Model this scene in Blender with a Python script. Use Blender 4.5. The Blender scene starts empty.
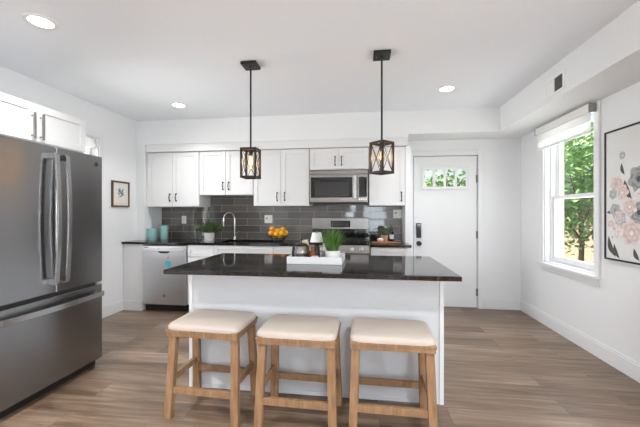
import bpy, bmesh, math, random
from mathutils import Vector, Matrix, Euler

# ------------------------------------------------------------------ camera, world, light, exposure
SC = bpy.context.scene
COL = SC.collection
PI = math.pi

cam_data = bpy.data.cameras.new('camera')
cam_data.sensor_width = 36.0
cam_data.lens = 325.0 / 640.0 * 36.0
cam_data.clip_start = 0.05
cam = bpy.data.objects.new('camera', cam_data)
COL.objects.link(cam)
cam.location = (0, 0, 1.29)
cam.rotation_euler = (PI / 2, 0, math.radians(7.3))
SC.camera = cam

SC.view_settings.view_transform = 'Standard'
SC.view_settings.look = 'None'
SC.view_settings.gamma = 1.0
SC.view_settings.use_curve_mapping = False
SC.view_settings.exposure = 0.42

world = bpy.data.worlds.new('world')
SC.world = world
world.use_nodes = True
wn = world.node_tree.nodes
sky = wn.new('ShaderNodeTexSky')
sky.sky_type = 'NISHITA'
sky.sun_disc = False
sky.sun_elevation = math.radians(55)
sky.sun_rotation = math.radians(-20)
sky.air_density = 1.0
sky.dust_density = 2.5
wn['Background'].inputs['Strength'].default_value = 0.12
world.node_tree.links.new(sky.outputs[0], wn['Background'].inputs['Color'])

def lamp(name, kind, loc, energy, color=(1, 1, 1), rot=(0, 0, 0), **kw):
    d = bpy.data.lights.new(name, kind)
    d.energy = energy
    d.color = color
    for k, v in kw.items():
        setattr(d, k, v)
    o = bpy.data.objects.new(name, d)
    COL.objects.link(o)
    o.location = loc
    o.rotation_euler = rot
    return o

sun_dir = Vector((-0.22, 0.30, 0.9)).normalized()
sun = lamp('sun', 'SUN', (0, 0, 10), 13, (1, .96, .9), angle=math.radians(1))
sun.rotation_euler = sun_dir.to_track_quat('Z', 'Y').to_euler()
# daylight at the rear and side windows; the right rear pair is added fill
lamp('rear_window_daylight', 'AREA', (.55, -4.42, 1.08), 24, (.80, .90, 1), (math.radians(100), 0, 0), shape='RECTANGLE', size=.8, size_y=1.1)
lamp('rear_window_daylight', 'AREA', (-.39, -4.42, 1.38), 6, (.80, .90, 1), (math.radians(100), 0, 0), shape='RECTANGLE', size=.4, size_y=.5)
lamp('right_rear_added_fill', 'AREA', (2.36, -.9, 1.5), 70, (.90, .955, 1), (math.radians(108), 0, PI / 2), shape='RECTANGLE', size=1.4, size_y=1.4)
lamp('right_rear_added_fill', 'AREA', (2.36, -2.9, 1.5), 70, (.90, .955, 1), (math.radians(112), 0, PI / 2), shape='RECTANGLE', size=1.2, size_y=1.4)
lamp('side_window_daylight', 'AREA', (2.42, 3.68, 1.5), 14, (.95, .98, 1), (PI / 2, 0, PI / 2), shape='RECTANGLE', size=.8, size_y=1.4)
lamp('left_window_daylight', 'AREA', (-3.42, 3.13, 1.45), 20, (.95, .98, 1), (PI / 2, 0, -PI / 2), shape='RECTANGLE', size=.85, size_y=1.4, spread=math.radians(105))

# ------------------------------------------------------------------ materials
def srgb(r, g, b):
    f = lambda v: ((v / 255 + 0.055) / 1.055) ** 2.4 if v > 10 else v / 255 / 12.92
    return (f(r), f(g), f(b), 1)

def mat(name, col, rough=.5, metal=0.0, spec=.5, **kw):
    m = bpy.data.materials.new(name)
    m.use_nodes = True
    b = m.node_tree.nodes['Principled BSDF']
    b.inputs['Base Color'].default_value = col
    b.inputs['Roughness'].default_value = rough
    b.inputs['Metallic'].default_value = metal
    b.inputs['Specular IOR Level'].default_value = spec
    for k, v in kw.items():
        b.inputs[k].default_value = v
    return m

def nodes(m):
    t = m.node_tree
    return t, t.nodes, t.links, t.nodes['Principled BSDF']

def noisy(m, scale=20.0, amount=.12, stretch=(1, 1, 1), bump=0.0, detail=4.0):
    """small procedural colour variation and bump"""
    t, n, l, b = nodes(m)
    tc = n.new('ShaderNodeTexCoord'); mp = n.new('ShaderNodeMapping'); mp.inputs['Scale'].default_value = stretch
    nz = n.new('ShaderNodeTexNoise'); nz.inputs['Scale'].default_value = scale; nz.inputs['Detail'].default_value = detail
    hs = n.new('ShaderNodeMixRGB'); hs.blend_type = 'MULTIPLY'; hs.inputs['Fac'].default_value = 1
    c = tuple(b.inputs['Base Color'].default_value)
    hs.inputs['Color1'].default_value = c
    rp = n.new('ShaderNodeMapRange')
    rp.inputs['From Min'].default_value = .25; rp.inputs['From Max'].default_value = .75
    rp.inputs['To Min'].default_value = 1 - amount; rp.inputs['To Max'].default_value = 1 + amount
    l.new(tc.outputs['Object'], mp.inputs['Vector']); l.new(mp.outputs[0], nz.inputs['Vector'])
    l.new(nz.outputs['Fac'], rp.inputs['Value']); l.new(rp.outputs[0], hs.inputs['Color2'])
    l.new(hs.outputs[0], b.inputs['Base Color'])
    if bump:
        bp = n.new('ShaderNodeBump'); bp.inputs['Strength'].default_value = bump; bp.inputs['Distance'].default_value = .002
        l.new(nz.outputs['Fac'], bp.inputs['Height']); l.new(bp.outputs[0], b.inputs['Normal'])
    return m

M = {}
M['wall'] = noisy(mat('wall_paint', srgb(236, 237, 238), .6, spec=.3), 60, .012, bump=.06)
M['ceiling'] = noisy(mat('ceiling_paint', srgb(242, 245, 250), .8, spec=.2), 50, .012, bump=.05)
M['trim'] = mat('trim_paint', srgb(233, 234, 235), .35)
M['cabinet'] = noisy(mat('cabinet_paint', srgb(230, 230, 230), .38), 30, .008)
M['island_white'] = noisy(mat('island_paint', srgb(212, 214, 217), .45), 30, .008)
M['steel'] = noisy(mat('brushed_steel', (.275, .26, .245, 1), .3, 1.0), 60, .06, (1, 1, 30))
M['steel_light'] = noisy(mat('light_brushed_steel', (.72, .725, .74, 1), .36, 1.0), 60, .05, (30, 1, 1))
M['slate'] = noisy(mat('dark_brushed_steel', (.30, .30, .305, 1), .26, 1.0), 70, .06, (1, 1, 40))
def brush(m, an):
    t_, n_, l_, b_ = nodes(m); tg = n_.new('ShaderNodeTangent'); tg.direction_type = 'RADIAL'; tg.axis = 'Z'
    l_.new(tg.outputs[0], b_.inputs['Tangent']); b_.inputs['Anisotropic'].default_value = an; b_.inputs['Anisotropic Rotation'].default_value = 0.25
brush(M['slate'], .8)
M['slate_side'] = mat('dark_enamel', (.05, .05, .052, 1), .5)
M['chrome'] = mat('chrome', (.52, .52, .53, 1), .14, 1.0)
M['handle_steel'] = mat('satin_handle_steel', (.42, .42, .42, 1), .25, 1.0)
M['black'] = mat('black_plastic', (.012, .012, .012, 1), .4)
M['black_gloss'] = mat('black_glass', (.008, .008, .009, 1), .06)
M['iron'] = mat('cast_iron', (.015, .015, .015, 1), .6)
M['black_metal'] = mat('black_metal', (.007, .0065, .006, 1), .45, .0)
M['bronze_dark'] = mat('dark_pull_metal', (.03, .028, .026, 1), .35, .8)
M['microwave_window'] = mat('microwave_window_glass', (.03, .03, .03, 1), .12)
M['white_plastic'] = mat('white_plastic', srgb(240, 240, 238), .35)
M['white_ceramic'] = mat('white_ceramic', srgb(236, 236, 236), .22)
M['grey_plastic'] = mat('grey_plastic', (.25, .25, .25, 1), .5)
M['gap'] = mat('dark_weatherstrip', (.12, .12, .12, 1), .8)
M['teal'] = noisy(mat('teal_enamel', srgb(146, 188, 184), .3), 30, .05)
M['teal_sticker'] = mat('teal_sticker', srgb(60, 180, 196), .5)
M['pink_sticker'] = mat('pink_sticker', srgb(232, 160, 178), .5)
M['terracotta'] = noisy(mat('terracotta', srgb(176, 128, 110), .7), 40, .1)
M['orange'] = noisy(mat('orange_peel', srgb(232, 152, 36), .4), 90, .08, bump=.2)
M['lemon'] = noisy(mat('lemon_peel', srgb(246, 190, 30), .4), 90, .06, bump=.2)
M['leaf'] = noisy(mat('leaf_green', srgb(62, 104, 40), .5), 12, .35)
M['leaf_dark'] = noisy(mat('dark_leaf_green', srgb(74, 98, 56), .55), 30, .35)
M['grass_blade'] = noisy(mat('grass_blade_green', srgb(92, 136, 56), .45), 14, .45)
M['soil'] = noisy(mat('soil', (.03, .02, .014, 1), .9), 60, .4)
M['amber'] = mat('amber_glass', srgb(128, 58, 22), .1)
M['paper'] = mat('cream_paper', srgb(226, 206, 176), .7)
M['label_white'] = mat('white_paper', srgb(238, 234, 230), .6)
M['pinkish'] = mat('pale_pink_glaze', srgb(228, 200, 190), .4)
M['board'] = noisy(mat('cutting_board_wood', srgb(170, 118, 72), .5), 30, .2, (1, 12, 1))
M['dark_wood'] = noisy(mat('dark_stained_wood', srgb(36, 26, 20), .55), 40, .3, (1, 1, 8))
M['pic_frame'] = noisy(mat('walnut_frame', srgb(92, 66, 48), .5), 40, .25)
M['mat_board'] = mat('picture_paper', srgb(226, 222, 212), .7)
M['blue_ink'] = mat('blue_ink', srgb(84, 122, 138), .7)
M['pink_line'] = mat('pale_pink_ink', srgb(214, 172, 168), .7)
M['foliage1'] = noisy(mat('bright_foliage', srgb(140, 176, 92), .55), 3, .45)
M['foliage2'] = noisy(mat('mid_foliage', srgb(116, 160, 80), .55), 3, .45)
M['foliage3'] = noisy(mat('deep_foliage', srgb(58, 96, 44), .55), 3, .45)
M['bark'] = noisy(mat('bark', srgb(96, 80, 66), .9), 12, .3)
M['fence'] = noisy(mat('fence_cedar', srgb(222, 184, 158), .8), 8, .18, (1, 6, .4))
M['lawn'] = noisy(mat('lawn_green', srgb(112, 118, 96), .9), 4, .35)

# emission materials: lamps only
def emit(name, col, strength):
    m = bpy.data.materials.new(name); m.use_nodes = True
    n = m.node_tree.nodes; n.clear()
    e = n.new('ShaderNodeEmission'); e.inputs['Color'].default_value = col; e.inputs['Strength'].default_value = strength
    o = n.new('ShaderNodeOutputMaterial'); m.node_tree.links.new(e.outputs[0], o.inputs[0])
    return m
M['lamp_lens'] = emit('downlight_lens', (1, .97, .92, 1), 9)
M['filament'] = emit('glowing_filament', (1, .55, .18, 1), 14)

def clear_glass(name, tint=(1, 1, 1, 1), gloss=.08, rough=.0):
    m = bpy.data.materials.new(name); m.use_nodes = True
    n = m.node_tree.nodes; l = m.node_tree.links; n.clear()
    tr = n.new('ShaderNodeBsdfTransparent'); tr.inputs['Color'].default_value = tint
    gl = n.new('ShaderNodeBsdfGlossy'); gl.inputs['Roughness'].default_value = rough
    mx = n.new('ShaderNodeMixShader'); mx.inputs['Fac'].default_value = gloss
    o = n.new('ShaderNodeOutputMaterial')
    l.new(tr.outputs[0], mx.inputs[1]); l.new(gl.outputs[0], mx.inputs[2]); l.new(mx.outputs[0], o.inputs[0])
    return m
M['glass'] = clear_glass('window_glass', gloss=.05)
M['carafe_glass'] = clear_glass('carafe_glass', (.78, .78, .8, 1), .2, .03)
M['bulb_glass'] = clear_glass('amber_bulb_glass', (1, .82, .55, 1), .1, .05)

def sheer(name, col, trans):
    m = bpy.data.materials.new(name); m.use_nodes = True
    n = m.node_tree.nodes; l = m.node_tree.links; n.clear()
    tr = n.new('ShaderNodeBsdfTransparent')
    df = n.new('ShaderNodeBsdfDiffuse'); df.inputs['Color'].default_value = col
    tl = n.new('ShaderNodeBsdfTranslucent'); tl.inputs['Color'].default_value = col
    m1 = n.new('ShaderNodeMixShader'); m1.inputs['Fac'].default_value = .4
    mx = n.new('ShaderNodeMixShader'); mx.inputs['Fac'].default_value = trans
    o = n.new('ShaderNodeOutputMaterial')
    l.new(df.outputs[0], m1.inputs[1]); l.new(tl.outputs[0], m1.inputs[2])
    l.new(m1.outputs[0], mx.inputs[1]); l.new(tr.outputs[0], mx.inputs[2]); l.new(mx.outputs[0], o.inputs[0])
    return m
M['shade_fabric'] = sheer('shade_fabric', (.86, .86, .85, 1), .0)
M['shade_sheer'] = sheer('shade_sheer_band', (.9, .9, .89, 1), .45)

def floor_material():
    m = mat('oak_plank_floor', (.3, .2, .14, 1), .33, spec=.5)
    t, n, l, b = nodes(m)
    tc = n.new('ShaderNodeTexCoord')
    br = n.new('ShaderNodeTexBrick')
    br.offset = .37; br.offset_frequency = 2
    br.inputs['Scale'].default_value = 1
    br.inputs['Color1'].default_value = (0, 0, 0, 1); br.inputs['Color2'].default_value = (1, 1, 1, 1)
    br.inputs['Mortar'].default_value = (.5, .5, .5, 1)
    br.inputs['Mortar Size'].default_value = .0012; br.inputs['Mortar Smooth'].default_value = .2
    br.inputs['Brick Width'].default_value = 1.22; br.inputs['Row Height'].default_value = .182
    mp0 = n.new('ShaderNodeMapping'); mp0.inputs['Location'].default_value = (.66, -.07, 0)
    l.new(tc.outputs['Object'], mp0.inputs['Vector']); l.new(mp0.outputs[0], br.inputs['Vector'])
    # grain noise stretched along the plank, shifted from plank to plank
    sh = n.new('ShaderNodeVectorMath'); sh.operation = 'MULTIPLY_ADD'
    sh.inputs[1].default_value = (7.3, 3.1, 5.7)
    l.new(br.outputs['Color'], sh.inputs[0]); l.new(tc.outputs['Object'], sh.inputs[2])
    mp = n.new('ShaderNodeMapping'); mp.inputs['Scale'].default_value = (1.1, 16, 1)
    l.new(sh.outputs[0], mp.inputs['Vector'])
    nz = n.new('ShaderNodeTexNoise'); nz.inputs['Scale'].default_value = 1.7; nz.inputs['Detail'].default_value = 7; nz.inputs['Roughness'].default_value = .62; nz.inputs['Distortion'].default_value = .6
    l.new(mp.outputs[0], nz.inputs['Vector'])
    mp2 = n.new('ShaderNodeMapping'); mp2.inputs['Scale'].default_value = (1.2, 5, 1)
    l.new(sh.outputs[0], mp2.inputs['Vector'])
    nz2 = n.new('ShaderNodeTexNoise'); nz2.inputs['Scale'].default_value = 1.6; nz2.inputs['Detail'].default_value = 3
    l.new(mp2.outputs[0], nz2.inputs['Vector'])
    a = n.new('ShaderNodeMath'); a.operation = 'MULTIPLY'; a.inputs[1].default_value = .22
    l.new(br.outputs['Color'], a.inputs[0])
    a2 = n.new('ShaderNodeMath'); a2.operation = 'MULTIPLY_ADD'; a2.inputs[1].default_value = .80
    l.new(nz.outputs['Fac'], a2.inputs[0]); l.new(a.outputs[0], a2.inputs[2])
    a3 = n.new('ShaderNodeMath'); a3.operation = 'MULTIPLY_ADD'; a3.inputs[1].default_value = .34
    l.new(nz2.outputs['Fac'], a3.inputs[0]); l.new(a2.outputs[0], a3.inputs[2])
    rp = n.new('ShaderNodeValToRGB')
    e = rp.color_ramp.elements
    e[0].position = .40; e[0].color = srgb(60, 45, 35)
    e[1].position = .94; e[1].color = srgb(164, 145, 127)
    for p, c in ((.5, (92, 74, 59)), (.66, (118, 97, 79)), (.82, (140, 119, 100))):
        x = e.new(p); x.color = srgb(*c)
    l.new(a3.outputs[0], rp.inputs[0])
    mx = n.new('ShaderNodeMixRGB'); mx.blend_type = 'MIX'; mx.inputs['Color2'].default_value = srgb(70, 54, 44)
    l.new(br.outputs['Fac'], mx.inputs['Fac']); l.new(rp.outputs[0], mx.inputs['Color1'])
    l.new(mx.outputs[0], b.inputs['Base Color'])
    bp = n.new('ShaderNodeBump'); bp.inputs['Strength'].default_value = .12; bp.inputs['Distance'].default_value = .002
    l.new(nz.outputs['Fac'], bp.inputs['Height']); l.new(bp.outputs[0], b.inputs['Normal'])
    return m
M['floor'] = floor_material()

def granite_material():
    m = mat('black_granite', (.012, .012, .012, 1), .07, spec=.5)
    t, n, l, b = nodes(m)
    tc = n.new('ShaderNodeTexCoord')
    n1 = n.new('ShaderNodeTexNoise'); n1.inputs['Scale'].default_value = 34; n1.inputs['Detail'].default_value = 6; n1.inputs['Roughness'].default_value = .7
    r1 = n.new('ShaderNodeValToRGB'); e = r1.color_ramp.elements
    e[0].position = .5; e[0].color = (.007, .007, .007, 1)
    e[1].position = .76; e[1].color = (.12, .08, .045, 1)
    x = e.new(.62); x.color = (.026, .019, .013, 1)
    n2 = n.new('ShaderNodeTexVoronoi'); n2.inputs['Scale'].default_value = 120
    r2 = n.new('ShaderNodeValToRGB'); e = r2.color_ramp.elements
    e[0].position = .0; e[0].color = (.11, .1, .09, 1); e[1].position = .16; e[1].color = (0, 0, 0, 1)
    ad = n.new('ShaderNodeMixRGB'); ad.blend_type = 'ADD'; ad.inputs['Fac'].default_value = .35
    l.new(tc.outputs['Object'], n1.inputs['Vector']); l.new(tc.outputs['Object'], n2.inputs['Vector'])
    l.new(n1.outputs['Fac'], r1.inputs[0]); l.new(n2.outputs['Distance'], r2.inputs[0])
    l.new(r1.outputs[0], ad.inputs['Color1']); l.new(r2.outputs[0], ad.inputs['Color2'])
    l.new(ad.outputs[0], b.inputs['Base Color'])
    return m
M['granite'] = granite_material()

def tile_material():
    W, H = .40, .10
    m = mat('grey_glass_tile', (.1, .1, .1, 1), .05, spec=.6)
    t, n, l, b = nodes(m)
    tc = n.new('ShaderNodeTexCoord'); sp = n.new('ShaderNodeSeparateXYZ'); l.new(tc.outputs['Object'], sp.inputs[0])
    def mth(op, a, c=None, d=None):
        x = n.new('ShaderNodeMath'); x.operation = op
        for i, v in enumerate((a, c, d)):
            if v is None: continue
            if isinstance(v, (int, float)): x.inputs[i].default_value = v
            else: l.new(v, x.inputs[i])
        return x.outputs[0]
    vz = mth('DIVIDE', mth('SUBTRACT', sp.outputs['Z'], .914), H)
    row = mth('FLOOR', vz)
    off = mth('MULTIPLY', mth('MODULO', row, 2.0), .5)
    vx = mth('ADD', mth('DIVIDE', mth('ADD', sp.outputs['X'], 5.28), W), off)
    colm = mth('FLOOR', vx)
    fx = mth('MULTIPLY', mth('ABSOLUTE', mth('SUBTRACT', mth('FRACT', vx), .5)), W)
    fz = mth('MULTIPLY', mth('ABSOLUTE', mth('SUBTRACT', mth('FRACT', vz), .5)), H)
    grout = mth('MAXIMUM', mth('GREATER_THAN', fx, W / 2 - .0022), mth('GREATER_THAN', fz, H / 2 - .0022))
    cb = n.new('ShaderNodeCombineXYZ'); l.new(row, cb.inputs[0]); l.new(colm, cb.inputs[1])
    wn_ = n.new('ShaderNodeTexWhiteNoise'); wn_.noise_dimensions = '2D'; l.new(cb.outputs[0], wn_.inputs['Vector'])
    hue = n.new('ShaderNodeMixRGB'); hue.inputs['Color1'].default_value = srgb(88, 85, 82); hue.inputs['Color2'].default_value = srgb(116, 112, 107)
    l.new(wn_.outputs['Value'], hue.inputs['Fac'])
    mx = n.new('ShaderNodeMixRGB'); mx.inputs['Color2'].default_value = srgb(170, 166, 160)
    l.new(grout, mx.inputs['Fac']); l.new(hue.outputs[0], mx.inputs['Color1'])
    l.new(mx.outputs[0], b.inputs['Base Color'])
    rg = mth('MULTIPLY_ADD', grout, .6, .05); l.new(rg, b.inputs['Roughness'])
    # every tile is set at a very slightly different tilt
    ge = n.new('ShaderNodeNewGeometry')
    v1 = n.new('ShaderNodeVectorMath'); v1.operation = 'SUBTRACT'; v1.inputs[1].default_value = (.5, .5, .5)
    l.new(wn_.outputs['Color'], v1.inputs[0])
    v2 = n.new('ShaderNodeVectorMath'); v2.operation = 'MULTIPLY_ADD'; v2.inputs[1].default_value = (.02, .0, .02)
    l.new(v1.outputs[0], v2.inputs[0]); l.new(ge.outputs['Normal'], v2.inputs[2])
    v3 = n.new('ShaderNodeVectorMath'); v3.operation = 'NORMALIZE'; l.new(v2.outputs[0], v3.inputs[0])
    l.new(v3.outputs[0], b.inputs['Normal'])
    return m
M['tile'] = tile_material()

def fabric_material():
    m = noisy(mat('cream_linen', srgb(198, 186, 175), .9, spec=.15), 300, .05, bump=.25)
    return m
M['linen'] = fabric_material()
M['stool_wood'] = noisy(mat('honey_oak', srgb(146, 112, 81), .5), 22, .34, (2, 2, .35), bump=.06, detail=6)

# ------------------------------------------------------------------ building helpers
class MB:
    def __init__(self):
        self.bm = bmesh.new()
        self.mi = 0
    def _mark(self, faces):
        for f in faces: f.material_index = self.mi
    def box(self, x0, x1, y0, y1, z0, z1, rot=None):
        v = [self.bm.verts.new(p) for p in ((x0, y0, z0), (x1, y0, z0), (x1, y1, z0), (x0, y1, z0), (x0, y0, z1), (x1, y0, z1), (x1, y1, z1), (x0, y1, z1))]
        fs = [self.bm.faces.new([v[i] for i in q]) for q in ((0, 3, 2, 1), (4, 5, 6, 7), (0, 1, 5, 4), (1, 2, 6, 5), (2, 3, 7, 6), (3, 0, 4, 7))]
        self._mark(fs)
        if rot is not None:
            bmesh.ops.transform(self.bm, matrix=rot, verts=v)
        return self
    def hexa(self, bottom, top):
        """eight-corner bar from a bottom quad and a top quad"""
        v = [self.bm.verts.new(p) for p in list(bottom) + list(top)]
        fs = [self.bm.faces.new([v[i] for i in q]) for q in ((0, 3, 2, 1), (4, 5, 6, 7), (0, 1, 5, 4), (1, 2, 6, 5), (2, 3, 7, 6), (3, 0, 4, 7))]
        self._mark(fs); return self
    def bar(self, p0, p1, w, t, up=(0, 0, 1)):
        p0 = Vector(p0); p1 = Vector(p1); d = (p1 - p0).normalized()
        a = d.cross(Vector(up))
        if a.length < 1e-4: a = d.cross(Vector((1, 0, 0)))
        a.normalize(); b = a.cross(d).normalized()
        q = [(-w / 2, -t / 2), (w / 2, -t / 2), (w / 2, t / 2), (-w / 2, t / 2)]
        self.hexa([p0 + a * x + b * y for x, y in q], [p1 + a * x + b * y for x, y in q]); return self
    def tube(self, pts, r, seg=10, caps=True):
        pts = [Vector(p) for p in pts]
        rs = r if isinstance(r, (list, tuple)) else [r] * len(pts)
        rings = []; ref = None
        for i, p in enumerate(pts):
            d = (pts[min(i + 1, len(pts) - 1)] - pts[max(i - 1, 0)]).normalized()
            if ref is None:
                ref = Vector((0, 0, 1)) if abs(d.z) < .9 else Vector((1, 0, 0))
            a = (ref - d * ref.dot(d)).normalized(); ref = a; b = d.cross(a)
            rings.append([self.bm.verts.new(p + a * rs[i] * math.cos(2 * PI * k / seg) + b * rs[i] * math.sin(2 * PI * k / seg)) for k in range(seg)])
        fs = []
        for r0, r1 in zip(rings, rings[1:]):
            for k in range(seg):
                fs.append(self.bm.faces.new((r0[k], r0[(k + 1) % seg], r1[(k + 1) % seg], r1[k])))
        if caps:
            fs.append(self.bm.faces.new(rings[0][::-1])); fs.append(self.bm.faces.new(rings[-1]))
        self._mark(fs); return self
    def lathe(self, prof, c=(0, 0, 0), seg=24, axis='z', close=False):
        """prof: list of (radius, height)"""
        c = Vector(c); rings = []
        for r, h in prof:
            ring = []
            for k in range(seg):
                a = 2 * PI * k / seg
                x, y, z = r * math.cos(a), r * math.sin(a), h
                if axis == 'y': x, y, z = x, h, y
                if axis == 'x': x, y, z = h, x, y
                ring.append(self.bm.verts.new(c + Vector((x, y, z))))
            rings.append(ring)
        fs = []
        for r0, r1 in zip(rings, rings[1:]):
            for k in range(seg):
                fs.append(self.bm.faces.new((r0[k], r0[(k + 1) % seg], r1[(k + 1) % seg], r1[k])))
        fs.append(self.bm.faces.new(rings[0][::-1])); fs.append(self.bm.faces.new(rings[-1]))
        self._mark(fs); return self
    def ball(self, c, r, sub=2, scale=(1, 1, 1)):
        g = bmesh.ops.create_icosphere(self.bm, subdivisions=sub, radius=r)
        for v in g['verts']:
            v.co = Vector((v.co.x * scale[0] + c[0], v.co.y * scale[1] + c[1], v.co.z * scale[2] + c[2]))
        self._mark({f for v in g['verts'] for f in v.link_faces}); return self
    def poly(self, pts):
        f = self.bm.faces.new([self.bm.verts.new(p) for p in pts]); f.material_index = self.mi; return self
    def build(self, name, mats, parent=None, loc=None, bevel=0.0, smooth=False, seg=2, solid=None, weld=False):
        if weld: bmesh.ops.remove_doubles(self.bm, verts=self.bm.verts, dist=1e-5)
        bmesh.ops.recalc_face_normals(self.bm, faces=self.bm.faces)
        me = bpy.data.meshes.new(name)
        self.bm.to_mesh(me); self.bm.free()
        if not isinstance(mats, (list, tuple)): mats = [mats]
        for m in mats: me.materials.append(M[m] if isinstance(m, str) else m)
        if smooth:
            for p in me.polygons: p.use_smooth = True
            me.set_sharp_from_angle(angle=math.radians(smooth if smooth is not True else 40))
        o = bpy.data.objects.new(name, me); COL.objects.link(o)
        if parent is not None: o.parent = parent
        if loc is not None: o.location = loc
        if solid:
            md = o.modifiers.new('solid', 'SOLIDIFY'); md.thickness = solid; md.offset = 0
        if bevel:
            md = o.modifiers.new('bevel', 'BEVEL'); md.width = bevel; md.segments = seg; md.limit_method = 'ANGLE'; md.angle_limit = math.radians(40)
        return o

def tag(o, label, cat, group=None, kind=None):
    if label: o['label'] = label
    if cat: o['category'] = cat
    if group: o['group'] = group
    if kind: o['kind'] = kind
    return o

def thing(name, label, cat, loc=(0, 0, 0), rotz=0.0, group=None):
    o = bpy.data.objects.new(name, None); COL.objects.link(o)
    o.empty_display_size = .1
    o.location = loc; o.rotation_euler = (0, 0, rotz)
    return tag(o, label, cat, group)

def struct(o):
    o['kind'] = 'structure'; return o

def copy_thing(src, label=None, loc=None, rotz=None):
    r = src.copy(); COL.objects.link(r)
    if loc is not None: r.location = loc
    if rotz is not None: r.rotation_euler = (0, 0, rotz)
    if label: r['label'] = label
    for ch in list(src.children):
        c = ch.copy(); COL.objects.link(c); c.parent = r
        for g in list(ch.children):
            d = g.copy(); COL.objects.link(d); d.parent = c
    return r

def text_mesh(name, body, size, mats, parent, loc, rot, depth=.0006):
    cu = bpy.data.curves.new(name, 'FONT'); cu.body = body; cu.size = size; cu.extrude = depth
    cu.align_x = 'CENTER'; cu.align_y = 'CENTER'
    tmp = bpy.data.objects.new('tmp', cu); COL.objects.link(tmp)
    dg = bpy.context.evaluated_depsgraph_get()
    me = bpy.data.meshes.new_from_object(tmp.evaluated_get(dg))
    bpy.data.objects.remove(tmp); bpy.data.curves.remove(cu)
    me.materials.clear(); me.materials.append(M[mats])
    o = bpy.data.objects.new(name, me); COL.objects.link(o); o.parent = parent
    o.location = loc; o.rotation_euler = rot
    return o

# ------------------------------------------------------------------ room dimensions
XL, XR, YB, YF, ZC = -3.17, 2.11, 4.65, -4.2, 2.60
T = .2
CT = .914            # worktop height

# ------------------------------------------------------------------ setting
struct(MB().box(XL - T, XR + T, YF - T, YB + T, -.12, 0).build('floor', 'floor'))
struct(MB().box(XL - T, XR + T, YF - T, YB + T, ZC, ZC + .15).build('ceiling', 'ceiling'))
struct(MB().box(-40, 40, -30, 60, -.3, -.14).build('ground', 'lawn'))

def wall_y(name, y0, y1, x0, x1, holes):
    b = MB(); xs = x0
    for hx0, hx1, hz0, hz1 in holes:
        if hx0 > xs: b.box(xs, hx0, y0, y1, 0, ZC)
        if hz0 > 0: b.box(hx0, hx1, y0, y1, 0, hz0)
        b.box(hx0, hx1, y0, y1, hz1, ZC); xs = hx1
    b.box(xs, x1, y0, y1, 0, ZC)
    return struct(b.build(name, 'wall'))
def wall_x(name, x0, x1, y0, y1, holes):
    b = MB(); ys = y0
    for hy0, hy1, hz0, hz1 in holes:
        b.box(x0, x1, ys, hy0, 0, ZC)
        if hz0 > 0: b.box(x0, x1, hy0, hy1, 0, hz0)
        b.box(x0, x1, hy0, hy1, hz1, ZC); ys = hy1
    b.box(x0, x1, ys, y1, 0, ZC)
    return struct(b.build(name, 'wall'))

DX0, DX1, DZ = .713, 1.562, 2.084
wall_y('wall_back', YB, YB + T, XL - T, XR + T, [(DX0, DX1, 0, DZ)])
wall_y('wall_front', YF - T, YF, XL - T, XR + T, [(-.60, -.18, 1.1, 1.66), (.13, .97, .5, 1.66)])
WY0, WY1, WZ0, WZ1 = 3.25, 4.08, .73, 2.27
wall_x('wall_right', XR, XR + T, YF, YB, [(-3.5, -2.3, .75, 2.2), (-1.6, -.2, .75, 2.2), (WY0, WY1, WZ0, WZ1)])
LY0, LY1, LZ0, LZ1 = 2.68, 3.575, .75, 2.21
wall_x('wall_left', XL - T, XL, YF, YB, [(LY0, LY1, LZ0, LZ1)])

# bulkhead over the wall cabinets, duct soffit along the right wall, return at the left end
struct(MB().box(XL, XR, 4.24, YB, 2.30, ZC).box(-3.04, .59, 4.24, YB, 2.262, 2.30).build('trim_1', 'wall'))
struct(MB().box(1.69, XR, YF, 4.24, 2.30, ZC).build('trim_2', 'wall'))
struct(MB().box(XL, -3.04, 4.24, YB, 0, 2.30).build('trim_3', 'wall'))
struct(MB().box(-3.035, .582, 4.252, YB, 2.158, 2.262).build('trim_4', 'cabinet', bevel=.002))
struct(MB().box(.557, .63, 4.285, YB, .0, 2.158).build('trim_5', 'trim', bevel=.002))

def board_profile(b, x0, x1, y0, y1, side):
    pass
struct(MB().box(XR - .015, XR, YF, YB, 0, .125).box(XR - .010, XR, YF, YB, .125, .145).build('baseboard_right', 'trim', bevel=.003))
struct(MB().box(1.63, XR - .015, YB - .015, YB, 0, .125).box(1.63, XR - .015, YB - .010, YB, .125, .145).build('baseboard_back', 'trim', bevel=.003))
struct(MB().box(XL, XL + .015, 2.6, 3.98, 0, .125).box(XL, XL + .010, 2.6, 3.98, .125, .145).build('baseboard_left', 'trim', bevel=.003))

# tiled backsplash
struct(MB().box(-3.04, .557, 4.634, YB, CT, 1.60).build('backsplash', 'tile'))

# ---- right window: double hung, deep jambs, stool and apron
w1 = bpy.data.objects.new('window_1', None); COL.objects.link(w1); struct(w1)
w1.location = (XR, (WY0 + WY1) / 2, WZ0)
def W(b): return b
b = MB(); yo = (WY0 + WY1) / 2; hw = (WY1 - WY0) / 2; hh = WZ1 - WZ0
cw = .055
b.box(-.018, 0, -hw - cw, -hw, -.02, hh + .028); b.box(-.018, 0, hw, hw + cw, -.02, hh + .028)
b.box(-.018, 0, -hw, hw, hh - .0, hh + .028)
b.box(-.024, 0, -hw - cw - .018, -hw - cw, -.02, hh + .028); b.box(-.024, 0, hw + cw, hw + cw + .018, -.02, hh + .028)
b.build('casing', 'trim', w1, bevel=.003)
b = MB()
b.box(.0, .2, -hw, -hw + .014, 0, hh); b.box(.0, .2, hw - .014, hw, 0, hh); b.box(0, .2, -hw, hw, hh - .014, hh); b.box(.0, .2, -hw, hw, 0, .014)
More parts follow.
